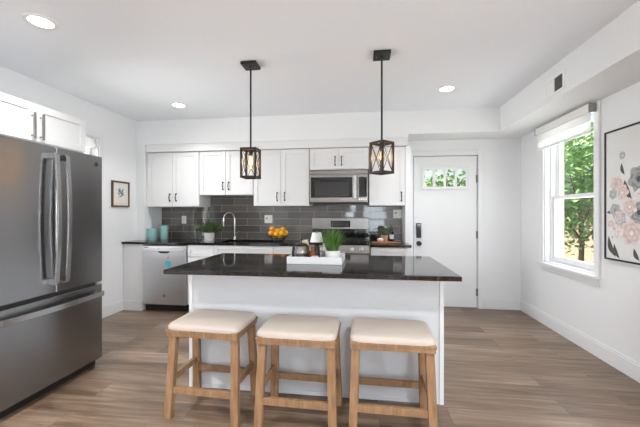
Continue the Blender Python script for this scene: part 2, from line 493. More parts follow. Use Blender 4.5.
for s in (-1, 1):
    b.box(.055, .07, s * (hw - .014) - (.022 if s > 0 else 0), s * (hw - .014) + (.022 if s < 0 else 0), .014, hh - .014)
    b.box(.118, .124, s * (hw - .014) - (.03 if s > 0 else 0), s * (hw - .014) + (.03 if s < 0 else 0), .014, hh - .014)
b.build('jamb', 'trim', w1, bevel=.002)
mr = 1.47 - WZ0
def sash(name, x0, x1, z0, z1, rail0, rail1):
    s_ = MB(); a = hw - .016; st = .05
    s_.box(x0, x1, -a, -a + st, z0, z1); s_.box(x0, x1, a - st, a, z0, z1)
    s_.box(x0, x1, -a + st, a - st, z0, z0 + rail0); s_.box(x0, x1, -a + st, a - st, z1 - rail1, z1)
    o = s_.build(name, 'trim', w1, bevel=.003)
    MB().box((x0 + x1) / 2 - .002, (x0 + x1) / 2 + .002, -a + st, a - st, z0 + rail0, z1 - rail1).build('pane', 'glass', o)
    return o
sash('lower_sash', .072, .112, .016, mr + .02, .06, .036)
sash('upper_sash', .126, .166, mr - .018, hh - .016, .036, .05)
b = MB(); b.box(-.055, .07, -hw - cw - .02, hw + cw + .02, -.028, .0); b.build('sill', 'trim', w1, bevel=.005)
b = MB(); b.box(-.016, 0, -hw - cw, hw + cw, -.095, -.028); b.build('apron', 'trim', w1, bevel=.003)

# ---- left window, mostly hidden by the refrigerator
w2 = bpy.data.objects.new('window_2', None); COL.objects.link(w2); struct(w2)
w2.location = (XL, (LY0 + LY1) / 2, LZ0); hw2 = (LY1 - LY0) / 2; hh2 = LZ1 - LZ0
b = MB(); c2 = .065
b.box(0, .016, -hw2 - c2, -hw2, -.06, hh2 + c2); b.box(0, .016, hw2, hw2 + c2, -.06, hh2 + c2); b.box(0, .016, -hw2, hw2, hh2, hh2 + c2); b.box(0, .016, -hw2, hw2, -.06, 0)
b.build('casing', 'trim', w2, bevel=.003)
b = MB(); a = hw2
b.box(-.2, 0, -a, -a + .012, 0, hh2); b.box(-.2, 0, a - .012, a, 0, hh2); b.box(-.2, 0, -a, a, hh2 - .012, hh2); b.box(-.2, 0, -a, a, 0, .012)
b.box(-.12, -.08, -a + .012, -a + .05, .012, hh2 - .012); b.box(-.12, -.08, a - .05, a - .012, .012, hh2 - .012)
b.box(-.12, -.08, -a + .05, a - .05, .012, .06); b.box(-.12, -.08, -a + .05, a - .05, hh2 - .06, hh2 - .012); b.box(-.12, -.08, -a + .05, a - .05, hh2 / 2 - .02, hh2 / 2 + .02)
b.box(-.11, -.09, .10, .12, .06, hh2 - .06)
fr = b.build('sash', 'trim', w2, bevel=.002)
MB().box(-.101, -.099, -a + .05, a - .05, .06, hh2 - .06).build('pane', 'glass', fr)
b = MB(); b.box(-.06, -.02, -a + .014, a - .014, hh2 - .13, hh2 - .014); 
b.build('roller_blind', 'shade_fabric', w2, bevel=.004)

# ---- windows behind the camera; the right wall pair is added for its light
def plain_window(n_, loc, rz, hw_, h):
    w = bpy.data.objects.new('window_%d' % n_, None); COL.objects.link(w); struct(w); w.location = loc; w.rotation_euler = (0, 0, rz)
    b = MB(); c_ = .07
    b.box(-hw_ - c_, -hw_, 0, .018, -c_, h + c_); b.box(hw_, hw_ + c_, 0, .018, -c_, h + c_); b.box(-hw_, hw_, 0, .018, h, h + c_); b.box(-hw_, hw_, 0, .018, -c_, 0)
    b.build('casing', 'trim', w)
    b = MB(); f_ = .045
    b.box(-hw_, -hw_ + f_, -.12, -.07, 0, h); b.box(hw_ - f_, hw_, -.12, -.07, 0, h); b.box(-hw_ + f_, hw_ - f_, -.12, -.07, 0, f_); b.box(-hw_ + f_, hw_ - f_, -.12, -.07, h - f_, h)
    b.box(-hw_ + f_, hw_ - f_, -.12, -.07, h / 2 - .018, h / 2 + .018)
    fr = b.build('sash', 'trim', w)
    MB().box(-hw_ + f_, hw_ - f_, -.097, -.093, f_, h - f_).build('pane', 'glass', fr)
plain_window(3, (.55, YF, .5), 0, .42, 1.16)
plain_window(4, (-.39, YF, 1.1), 0, .21, .56)
plain_window(5, (XR, -.9, .75), PI / 2, .7, 1.45)
plain_window(6, (XR, -2.9, .75), PI / 2, .6, 1.45)

# ---- entrance door
dr = bpy.data.objects.new('door_1', None); COL.objects.link(dr); struct(dr); dr.location = (.721, YB, 0)
DW, DH = .833, 2.076
b = MB()
b.box(-.073, -.01, -.02, 0, 0, DH + .075); b.box(DW + .01, DW + .073, -.02, 0, 0, DH + .075); b.box(-.01, DW + .01, -.02, 0, DH + .01, DH + .075)
b.build('door_casing', 'trim', dr, bevel=.004)
b = MB(); b.box(-.008, -.003, .05, .2, 0, DH + .006); b.box(DW + .003, DW + .008, .05, .2, 0, DH + .006); b.box(-.008, DW + .008, .05, .2, DH + .003, DH + .0075)
b.build('door_stop', 'gap', dr)
gx0, gx1, gz0, gz1 = .130, .706, 1.640, 1.915
b = MB()
y0, y1 = .006, .048
b.box(0, gx0, y0, y1, .012, DH); b.box(gx1, DW, y0, y1, .012, DH); b.box(gx0, gx1, y0, y1, .012, gz0); b.box(gx0, gx1, y0, y1, gz1, DH)
leaf = b.build('door_leaf', 'trim', dr)
MB().box(0, DW, -.01, .1, 0, .012).build('threshold', 'steel', dr)
def radial(poly, c, ang):
    d = Vector((math.cos(ang), math.sin(ang))); best = 9
    for i in range(len(poly)):
        p = Vector(poly[i]) - c; q = Vector(poly[(i + 1) % len(poly)]) - c; e = q - p
        den = d.x * e.y - d.y * e.x
        if abs(den) < 1e-9: continue
        t = (p.x * e.y - p.y * e.x) / den; u = (p.x * d.y - p.y * d.x) / den
        if t > 0 and -1e-6 <= u <= 1 + 1e-6: best = min(best, t)
    return c + d * best
def arch_poly(x0, x1, z0, z1):
    r = (x1 - x0) / 2; cx = (x0 + x1) / 2; zs = z1 - r * 1.0
    return [(x0, z0), (x1, z0)] + [(cx + r * math.cos(PI * k / 14), zs + r * math.sin(PI * k / 14)) for k in range(15)]
arches = [(.138, .252), (.284, .398), (.430, .544), (.572, .688)]
bounds = [.117, .268, .414, .558, .719]
b = MB(); panes = MB()
for i, (ax0, ax1) in enumerate(arches):
    ap = arch_poly(ax0, ax1, 1.660, 1.902); rp = [(bounds[i], 1.63), (bounds[i + 1], 1.63), (bounds[i + 1], 1.926), (bounds[i], 1.926)]
    c = Vector(((ax0 + ax1) / 2, 1.775))
    angs = sorted({round(math.atan2(p[1] - c.y, p[0] - c.x), 5) for p in ap + rp} | {round(-PI + 2 * PI * k / 40 + .01, 5) for k in range(40)})
    outer = [radial(rp, c, a_) for a_ in angs]; inner = [radial(ap, c, a_) for a_ in angs]
    n_ = len(angs)
    for k in range(n_):
        j = (k + 1) % n_
        b.poly([(outer[k].x, .002, outer[k].y), (outer[j].x, .002, outer[j].y), (inner[j].x, .002, inner[j].y), (inner[k].x, .002, inner[k].y)])
    panes.poly([(p.x, .028, p.y) for p in inner])
lite = b.build('lite_frame', 'trim', dr, weld=True, solid=.018)
b = MB()
b.box(.109, .125, -.012, .006, 1.622, 1.934); b.box(.711, .727, -.012, .006, 1.622, 1.934); b.box(.125, .711, -.012, .006, 1.622, 1.638); b.box(.125, .711, -.012, .006, 1.918, 1.934)
b.build('lite_moulding', 'trim', dr, bevel=.004)
panes.build('lite_pane', 'glass', lite)
b = MB(); b.box(.030, .098, -.016, .006, .952, 1.156); kp = b.build('keypad_lock', 'black', dr, bevel=.006)
MB().box(.038, .090, -.019, -.016, 1.03, 1.146).build('keypad_screen', 'black_gloss', kp, bevel=.003)
MB().lathe([(.030, .004), (.034, -.004), (.012, -.012), (.012, -.03), (.028, -.036), (.031, -.05), (.027, -.062), (.008, -.066)], (.066, 0, .875), axis='y').build('door_knob', 'black_metal', dr, smooth=50)
for z in (1.76, 1.0, .22):
    b = MB(); b.tube([(DW + .006, -.004, z - .05), (DW + .006, -.004, z + .05)], .009, 10); b.box(DW - .012, DW + .004, .002, .0075, z - .05, z + .05)
    b.build('hinge', 'steel', dr)

# ------------------------------------------------------------------ cabinets
def shaker(b, x0, x1, z0, z1, y=0.0, t=.02, rail=.057, rec=.009):
    """shaker front facing -y: four frame pieces and a recessed panel"""
    b.box(x0, x0 + rail, y - t, y, z0, z1); b.box(x1 - rail, x1, y - t, y, z0, z1)
    b.box(x0 + rail, x1 - rail, y - t, y, z0, z0 + rail); b.box(x0 + rail, x1 - rail, y - t, y, z1 - rail, z1)
    b.box(x0 + rail, x1 - rail, y - t + rec, y, z0 + rail, z1 - rail)
    return b

def dark_pull(parent, x, z0, z1, y):
    b = MB(); m = (z0 + z1) / 2
    n_ = 9
    pts = []; rs = []
    for k in range(n_):
        t = k / (n_ - 1)
        pts.append((x, y - .024 * math.sin(PI * (.12 + .76 * t)), z0 + (z1 - z0) * t)); rs.append(.0075 if k in (0, n_ - 1, n_ // 2) else .0052)
    b.tube(pts, rs, 8)
    b.lathe([(.011, 0), (.010, -.006), (.006, -.012)], (x, y, z0 + .006), 10, 'y'); b.lathe([(.011, 0), (.010, -.006), (.006, -.012)], (x, y, z1 - .006), 10, 'y')
    return b.build('handle', 'bronze_dark', parent, smooth=60)

def bar_pull(parent, x, z0, z1, y, m='steel'):
    b = MB(); b.tube([(x, y - .034, z0), (x, y - .034, z1)], .0085, 10)
    for z in (z0 + .025, z1 - .025): b.tube([(x, y, z), (x, y - .034, z)], .005, 8)
    return b.build('handle', m, parent, smooth=60)

def wall_cabinet(label, x0, x1, z0, z1, splits, pulls, group='white shaker wall cabinets', y=4.30, yb=4.63):
    t = thing('wall_cabinet', label, 'cabinet', (x0, y, z0), 0, group)
    w = x1 - x0; h = z1 - z0
    MB().box(.001, w - .001, 0, yb - y, 0, h).build('body', 'cabinet', t, bevel=.001)
    for i, (a_, c_) in enumerate(zip(splits, splits[1:])):
        d = shaker(MB(), a_ - x0 + .003, c_ - x0 - .003, .004, h - .004).build('door', 'cabinet', t, bevel=.0015)
        px, pz0, pz1 = pulls[i]
        dark_pull(d, px - x0, pz0 - z0, pz1 - z0, -.02)
    return t
wall_cabinet('white two-door wall cabinet above the teal canisters', -3.035, -2.249, 1.385, 2.155, [-3.033, -2.644, -2.251], [(-2.685, 1.462, 1.57), (-2.59, 1.462, 1.57)])
wall_cabinet('shorter white two-door wall cabinet above the kitchen faucet', -2.247, -1.468, 1.545, 2.155, [-2.245, -1.86, -1.47], [(-1.90, 1.615, 1.725), (-1.818, 1.615, 1.725)])
wall_cabinet('tall white two-door wall cabinet above the fruit bowl', -1.466, -.691, 1.392, 2.155, [-1.464, -1.08, -.693], [(-1.132, 1.462, 1.575), (-1.028, 1.462, 1.575)])
wall_cabinet('low white two-door wall cabinet on top of the microwave', -.689, .092, 1.868, 2.155, [-.687, -.303, .090], [(-.348, 1.925, 2.045), (-.262, 1.925, 2.045)])
wall_cabinet('single-door white wall cabinet between microwave and entrance door', .094, .556, 1.392, 2.155, [.096, .554], [(.508, 1.452, 1.568)])

# cabinet over the refrigerator, front faces the room
t = thing('wall_cabinet', 'white two-door cabinet over the refrigerator with steel bar handles', 'cabinet', (-2.56, 1.78, 1.85), PI / 2)
MB().box(0, .94, 0, .60, 0, .308).build('body', 'cabinet', t, bevel=.001)
for a_, c_, px in ((.002, .4685, .435), (.4715, .938, .503)):
    d = shaker(MB(), a_, c_, .006, .302).build('door', 'cabinet', t, bevel=.0015)
    bar_pull(d, px, .022, .225, -.02)

def base_cabinet(label, x0, x1, fronts, y=3.985, group='white shaker base cabinets', dep=.64):
    t = thing('base_cabinet', label, 'cabinet', (x0, y, 0), 0, group)
    w = x1 - x0
    if 'sink' in label:
        b = MB(); b.box(.001, .02, 0, dep, .1, .88); b.box(w - .02, w - .001, 0, dep, .1, .88); b.box(.02, w - .02, dep - .015, dep, .1, .88); b.box(.02, w - .02, 0, dep - .015, .1, .12)
        b.box(.02, w - .02, 0, .02, .86, .88); b.box(.001, w - .001, .06, dep, 0, .1)
    else:
        b = MB(); b.box(.001, w - .001, 0, dep, .1, .884); b.box(.001, w - .001, .06, dep, 0, .1)
    b.build('body', 'cabinet', t, bevel=.001)
    for kind, a_, c_, z0, z1 in fronts:
        shaker(MB(), a_ + .002, c_ - .002, z0, z1, rail=.04 if kind == 'drawer' else .057).build(kind, 'cabinet', t, bevel=.0015)
    return t
base_cabinet('white base cabinet with a drawer beside the dishwasher', -2.243, -1.882, [('drawer', 0, .361, .735, .872), ('door', 0, .361, .11, .725)])
base_cabinet('white sink base cabinet under the kitchen faucet', -1.880, -1.10, [('drawer', 0, .39, .735, .872), ('drawer', .39, .78, .735, .872), ('door', 0, .39, .11, .725), ('door', .39, .78, .11, .725)])
base_cabinet('white base cabinet under the fruit bowl, beside the range', -1.098, -.702, [('drawer', 0, .396, .735, .872), ('door', 0, .396, .11, .725)])
base_cabinet('white base cabinet under the cutting board by the entrance door', .106, .555, [('drawer', 0, .449, .735, .872), ('door', 0, .449, .11, .725)])
b = MB(); b.box(0, .288, 0, .25, 0, .884); b.box(0, .272, -.012, 0, 0, .125)
tag(b.build('filler_panel', 'cabinet', loc=(XL + .002, 3.985, 0), bevel=.002), 'white filler panel under the worktop between left wall and dishwasher', 'panel')

# ------------------------------------------------------------------ worktops and sink
def slab(name, label, boxes, loc):
    b = MB()
    for q in boxes: b.box(*q)
    return tag(b.build(name, 'granite', loc=loc, weld=True), label, 'worktop')
S0, S1, SY0, SY1 = -1.87, -1.12, 4.06, 4.46
lx, ly = -3.168, 3.955
def rel(x0, x1, y0, y1): return (x0 - lx, x1 - lx, y0 - ly, y1 - ly, 0, .03)
slab('worktop', 'black granite worktop along the back wall from left wall to range',
     [rel(-3.168, -3.041, 3.955, 4.238), rel(-3.041, S0, 3.955, 4.06), rel(-3.041, S0, 4.06, 4.238), rel(-3.041, S0, 4.238, 4.632), rel(S0, S1, 3.955, SY0), rel(S0, S1, SY1, 4.632), rel(S1, -.697, 3.955, 4.632)], (lx, ly, CT - .03))
slab('worktop', 'short black granite worktop between the range and the entrance door', [(0, .482, 0, .677, 0, .03)], (.104, 3.955, CT - .03))
t = thing('sink', 'undermounted steel sink in the worktop behind the island', 'sink', (-1.495, 4.26, .70))
b = MB(); b.box(-.37, .37, -.195, .195, 0, .006); b.box(-.37, -.364, -.195, .195, .006, .183); b.box(.364, .37, -.195, .195, .006, .183); b.box(-.364, .364, -.195, -.189, .006, .183); b.box(-.364, .364, .189, .195, .006, .183)
b.build('basin', 'steel', t)
MB().lathe([(.045, .006), (.045, .010), (.03, .009), (.002, .008)], (0, .05, 0)).build('drain', 'chrome', t, smooth=True)
t = thing('faucet', 'tall chrome gooseneck faucet behind the sink', 'faucet', (-1.835, 4.54, CT))
MB().lathe([(.030, 0), (.030, .008), (.024, .014), (.021, .05), (.0165, .06)]).build('base', 'chrome', t, smooth=True)
pts = [(0, 0, .05), (0, 0, .26)] + [(-.062 + .062 * math.cos(a_), -.05 + .05 * math.cos(a_), .30 + .085 * math.sin(a_)) for a_ in [PI * k / 12 for k in range(13)]] + [(-.126, -.102, .26)]
b = MB(); b.tube(pts, .0125, 12); b.build('spout', 'chrome', t, smooth=60)
b = MB(); b.tube([(-.126, -.102, .265), (-.127, -.103, .19)], [.015, .018], 12); b.build('spray_head', 'steel', t, smooth=60)
b = MB(); b.tube([(.018, 0, .085), (.055, -.01, .10)], [.011, .009], 10); b.tube([(.055, -.01, .10), (.075, -.03, .115)], [.006, .005], 8); b.build('lever', 'chrome', t, smooth=60)

# ------------------------------------------------------------------ dishwasher
t = thing('dishwasher', 'stainless steel dishwasher with a round teal sticker', 'dishwasher', (-2.872, 3.965, 0))
MB().box(.004, .620, .03, .62, .1, .868).build('tub', 'grey_plastic', t)
b = MB(); b.box(.006, .618, -.012, .03, .098, .79); door = b.build('door', 'steel_light', t, bevel=.004)
b = MB(); b.box(.006, .618, -.012, .03, .792, .866); cp = b.build('control_panel', 'steel_light', t, bevel=.004)
b = MB(); b.box(.026, .088, -.0135, -.012, .838, .848); b.build('nameplate', 'black', cp)
for k in range(2):
    b = MB(); b.lathe([(.008, -.0118), (.008, -.0138), (.002, -.014)], (.235 + .04 * k * 9, 0, .826), 12, 'y'); b.build('button', 'grey_plastic', cp)
for k in range(6):
    b = MB(); b.box(.40 + .028 * k, .412 + .028 * k, -.0134, -.012, .832, .836); b.build('indicator', 'grey_plastic', cp)
# pocket handle: a curved dark scoop under the control panel
b = MB()
pts = [(.22, .797)] + [(.22 + .18 * k / 12, .797 - .028 * (1 - (abs(k / 6 - 1)) ** 4)) for k in range(13)] + [(.40, .797)]
b.poly([(x, -.0135, z) for x, z in pts]); b.poly([(x, -.012, z) for x, z in pts])
b.build('pocket_handle', 'black', door, solid=.002)
MB().lathe([(.042, -.0122), (.042, -.0135), (.001, -.0136)], (.365, 0, .632), 28, 'y').build('sticker', 'teal_sticker', door)
MB().lathe([(.018, -.0122), (.018, -.0134), (.001, -.0135)], (.368, 0, .715), 20, 'y').build('sticker', 'pink_sticker', door)
em = MB().lathe([(.021, -.0122), (.021, -.0145), (.018, -.0150), (.001, -.0150)], (.312, 0, .215), 24, 'y').build('emblem', 'grey_plastic', door)
b = MB(); b.box(.006, .618, .05, .10, 0, .095); b.build('kick_plate', 'black', t)

# ------------------------------------------------------------------ range
t = thing('range', 'stainless steel gas range with black display on its backguard', 'stove', (-.693, 3.945, 0))
RW = .793
MB().box(.004, RW - .004, .03, .68, .05, .90).box(.02, RW - .02, .06, .62, 0, .05).build('body', 'slate_side', t)
od = MB().box(.006, RW - .006, -.015, .03, .24, .80).build('oven_door', 'steel', t, bevel=.004)
MB().box(.12, RW - .12, -.017, -.015, .34, .64).build('oven_window', 'black_gloss', od)
b = MB(); b.tube([(.06, -.06, .755), (RW - .06, -.06, .755)], .012, 12)
for x in (.09, RW - .09): b.tube([(x, -.015, .755), (x, -.06, .755)], .009, 8)
b.build('oven_handle', 'handle_steel', od, smooth=60)
MB().box(.006, RW - .006, -.012, .03, .06, .23).build('bottom_drawer', 'steel', t, bevel=.004)
b = MB(); b.hexa([(.004, -.018, .81), (RW - .004, -.018, .81), (RW - .004, .06, .81), (.004, .06, .81)], [(.004, .004, .905), (RW - .004, .004, .905), (RW - .004, .06, .905), (.004, .06, .905)])
fp = b.build('control_front', 'steel', t, bevel=.003)
for x in (.10, .21, .395, .58, .69):
    b = MB(); b.lathe([(.024, -.004), (.024, -.012), (.019, -.016), (.017, -.042), (.013, -.046), (.001, -.046)], (x, 0, .857), 18, 'y'); b.box(x - .003, x + .003, -.050, -.04, .842, .873)
    b.build('knob', 'steel_light', fp, smooth=50)
ct = MB().box(.004, RW - .004, .01, .62, .902, .922).build('cooktop', 'black_gloss', t, bevel=.004)
for gx in (.05, .285, .52):
    b = MB(); w_ = .222
    for y_ in (.05, .58): b.box(gx, gx + w_, y_, y_ + .014, .944, .958)
    for x_ in (gx, gx + w_ - .014): b.box(x_, x_ + .014, .05, .594, .944, .958)
    for y_ in (.18, .31, .44): b.box(gx, gx + w_, y_, y_ + .012, .944, .956)
    b.box(gx + w_ / 2 - .006, gx + w_ / 2 + .006, .05, .594, .944, .956)
    for x_ in (gx, gx + w_ - .014):
        for y_ in (.05, .31, .58): b.box(x_, x_ + .014, y_, y_ + .014, .92, .946)
    b.build('grate', 'iron', t)
for gx, gy in ((.16, .18), (.16, .46), (.397, .31), (.63, .18), (.63, .46)):
    MB().lathe([(.045, .922), (.045, .930), (.032, .936), (.032, .941), (.001, .942)], (gx, gy, 0), 18).build('burner', 'iron', t, smooth=50)
MB().box(.006, RW - .006, .612, .68, .92, 1.07).build('riser', 'black_gloss', t)
bg = MB().box(.0, RW, .60, .682, 1.07, 1.232).build('backguard', 'steel', t, bevel=.006)
ds = MB().box(.265, .535, .597, .60, 1.098, 1.188).build('display', 'black_gloss', bg)
b = MB()
for r in range(3):
    for k in range(8): b.box(.285 + .03 * k, .297 + .03 * k, .5962, .597, 1.112 + .022 * r, 1.118 + .022 * r)
b.build('touch_keys', 'grey_plastic', ds)

# ------------------------------------------------------------------ microwave
t = thing('microwave', 'stainless steel over-the-range microwave with black glass window', 'microwave', (-.678, 4.235, 1.43))
MW = .762
MB().box(.002, MW - .002, .03, .395, 0, .425).build('body', 'slate_side', t)
MB().box(.002, MW - .002, 0, .03, .372, .425).build('vent_grille', 'steel', t, bevel=.003)
md = MB().box(.002, .628, -.004, .03, .01, .370).build('door', 'steel', t, bevel=.004)
b = MB(); b.box(.016, .560, -.006, -.004, .068, .334); mwn = b.build('window', 'black_gloss', md)
MB().box(.065, .515, -.0068, -.006, .085, .268).build('window_screen', 'microwave_window', mwn)
b = MB(); b.box(.572, .612, -.045, -.032, .05, .35); b.box(.582, .602, -.032, -.004, .07, .095); b.box(.582, .602, -.032, -.004, .305, .33); b.build('handle', 'handle_steel', md, bevel=.004)
cpn = MB().box(.630, MW - .002, -.002, .03, .01, .370).build('control_panel', 'steel', t, bevel=.003)
MB().box(.642, MW - .018, -.004, -.002, .075, .335).build('keypad', 'black_gloss', cpn)
for k in range(4):
    b = MB(); b.box(.640 + .028 * k, .660 + .028 * k, -.004, -.002, .035, .055); b.build('button', 'white_plastic', cpn)
MB().box(.002, MW - .002, .0, .03, -.008, .008).build('lower_lip', 'slate_side', t)

# ------------------------------------------------------------------ refrigerator: local x runs along the left wall, front faces the room
t = thing('refrigerator', 'large dark stainless french-door refrigerator against the left wall', 'refrigerator', (-2.2, 1.665, 0), PI / 2)
FW = .857
MB().box(.004, FW - .004, .075, .86, .03, 1.755).build('body', 'slate_side', t, bevel=.004)
b = MB(); b.box(.02, FW - .02, .05, .075, .0, .07); b.build('kick_grille', 'black', t)
for side in (0, 1):
    x0, x1 = ((.0, .4275), (.4325, FW))[side]
    d = MB().box(x0, x1, 0, .07, .715, 1.773).build('door', 'slate', t, bevel=.008, seg=3)
    hx = (.388, .472)[side]
    b = MB(); n_ = 14; w_ = .030
    prof = []
    for k in range(n_ + 1):
        u = k / n_; z = .795 + .915 * u
        prof.append((z, -.044 - .022 * math.sin(PI * u)))
    for (z0, ya), (z1, yb) in zip(prof, prof[1:]):
        b.hexa([(hx - w_ / 2, ya - .014, z0), (hx + w_ / 2, ya - .014, z0), (hx + w_ / 2, ya, z0), (hx - w_ / 2, ya, z0)], [(hx - w_ / 2, yb - .014, z1), (hx + w_ / 2, yb - .014, z1), (hx + w_ / 2, yb, z1), (hx - w_ / 2, yb, z1)])
    b.box(hx - w_ / 2, hx + w_ / 2, -.05, .0, .785, .825); b.box(hx - w_ / 2, hx + w_ / 2, -.05, .0, 1.68, 1.72)
    b.build('handle', 'handle_steel', d, weld=True, bevel=.002)
    if side:
        em = MB().lathe([(.019, .0005), (.019, -.002), (.016, -.0026), (.001, -.0026)], (FW - .065, 0, 1.70), 24, 'y').build('emblem', 'slate_side', d)
dw = MB().box(0, FW, 0, .07, .065, .69).build('freezer_drawer', 'slate', t, bevel=.008, seg=3)
b = MB(); prof = []
for k in range(n_ + 1):
    u = k / n_; prof.append((.03 + (FW - .06) * u, -.030 - .026 * math.sin(PI * u)))
for (xa, ya), (xb, yb) in zip(prof, prof[1:]):
    b.hexa([(xa, ya - .014, .600), (xb, yb - .014, .600), (xb, yb, .600), (xa, ya, .600)], [(xa, ya - .014, .640), (xb, yb - .014, .640), (xb, yb, .640), (xa, ya, .640)])
b.box(.03, .07, -.045, 0, .604, .636); b.box(FW - .07, FW - .03, -.045, 0, .604, .636)
b.build('handle', 'handle_steel', dw, weld=True, bevel=.002)
MB().box(.01, FW - .01, .02, .074, .69, .715).build('gasket', 'black', t)
MB().box(FW - .05, FW - .004, .004, .05, .692, .713).build('hinge', 'steel_light', t)

# ------------------------------------------------------------------ island
IX0, IX1, IY0, IY1 = -1.27, .545, 2.28, 2.92
t = thing('kitchen_island', 'white panelled island base under the black granite top', 'island', ((IX0 + IX1) / 2, (IY0 + IY1) / 2, 0))
iw = (IX1 - IX0) / 2; idp = (IY1 - IY0) / 2
MB().box(-iw + .004, iw - .004, -idp + .004, idp - .004, 0, .884).build('body', 'island_white', t)
for sx in (-1, 1):
    for sy in (-1, 1):
        b = MB(); x = sx * iw; y = sy * idp
        b.box(min(x, x - sx * .022), max(x, x - sx * .022), min(y + sy * .004, y - sy * .0), max(y + sy * .004, y - sy * .0), 0, .884)
        b.box(min(x, x + sx * .004), max(x, x + sx * .004), min(y + sy * .004, y - sy * .022), max(y + sy * .004, y - sy * .022), 0, .884)
        b.build('corner_trim', 'trim', t)
b = MB(); b.box(-iw + .023, iw - .023, -idp - .001, -idp + .004, 0, .03); b.build('base_moulding', 'island_white', t, bevel=.002)
tp = MB().box(-.955, .955, -.465, .465, 0, .03).build('island_worktop', 'granite', loc=(-.362, 2.487, .884), bevel=.005, seg=3)
tag(tp, 'large black speckled granite top of the island', 'worktop')

# ------------------------------------------------------------------ stools
def make_stool():
    t = thing('counter_stool', '', 'stool', group='backless stools along the island')
    hw_, hd = .240, .176
    # cushion: a rounded, softly domed pad
    bm = bmesh.new(); N = 14; top = {}; 
    def rr(u, v):   # superellipse footprint
        return u, v
    rings = []
    b = MB()
    levels = [(1.0, 0.0), (1.006, .008), (1.002, .018), (.988, .027), (.96, .033), (.91, .037), (.78, .041), (.5, .044), (.2, .045)]
    seg = 48; vr = []
    for sc_, z in levels:
        ring = []
        for k in range(seg):
            a_ = 2 * PI * k / seg; e = 2 / (11.0 if sc_ > .85 else 7.0)
            cx = math.copysign(abs(math.cos(a_)) ** e, math.cos(a_)); cy = math.copysign(abs(math.sin(a_)) ** e, math.sin(a_))
            inset = (1 - sc_) * .22
            x = cx * (hw_ - inset if sc_ > .7 else hw_ * sc_); y = cy * (hd - inset if sc_ > .7 else hd * sc_)
            ring.append(b.bm.verts.new((x, y, (.556 + z))))
        vr.append(ring)
    for r0, r1 in zip(vr, vr[1:]):
        for k in range(seg): b.bm.faces.new((r0[k], r0[(k + 1) % seg], r1[(k + 1) % seg], r1[k]))
    b.bm.faces.new(vr[0][::-1]); b.bm.faces.new(vr[-1])
    bm.free()
    b.build('cushion', 'linen', t, smooth=80)
    b = MB(); b.box(-hw_, hw_, -hd, hd, .538, .557)
    b.box(-hw_ + .004, hw_ - .004, -hd + .004, hd - .004, .513, .539)
    b.build('seat_frame', 'stool_wood', t, bevel=.003)
    q = .024
    def at(sx, sy, z):
        u = 1 - z / .515
        return Vector((sx * (.208 + .016 * u), sy * (.130 + .036 * u), z))
    for sx in (-1, 1):
        for sy in (-1, 1):
            p0 = at(sx, sy, 0); p1 = at(sx, sy, .515)
            b = MB(); qd = [(-q, -q * .85), (q, -q * .85), (q, q * .85), (-q, q * .85)]
            b.hexa([p0 + Vector((x, y, 0)) for x, y in qd], [p1 + Vector((x, y, 0)) for x, y in qd])
            b.build('leg', 'stool_wood', t, bevel=.003)
    def st(pa, pb):
        b = MB(); b.bar(pa, pb, .024, .042); b.build('stretcher', 'stool_wood', t, bevel=.002)
    for sy in (-1, 1): st(at(-1, sy, .172), at(1, sy, .172))
    for sx in (-1, 1): st(at(sx, -1, .235), at(sx, 1, .235))
    return t
s1 = make_stool(); s1.location = (-.982, 2.078, 0); s1.rotation_euler = (0, 0, math.radians(-2.5))
s1['label'] = 'cream-cushioned wooden stool at the island end nearest the refrigerator'
copy_thing(s1, 'cream-cushioned wooden stool between the two other island stools', (-.383, 2.035, 0), math.radians(-1.5))
copy_thing(s1, 'cream-cushioned wooden stool at the island end nearest the entrance door', (.175, 2.035, 0), math.radians(-1))

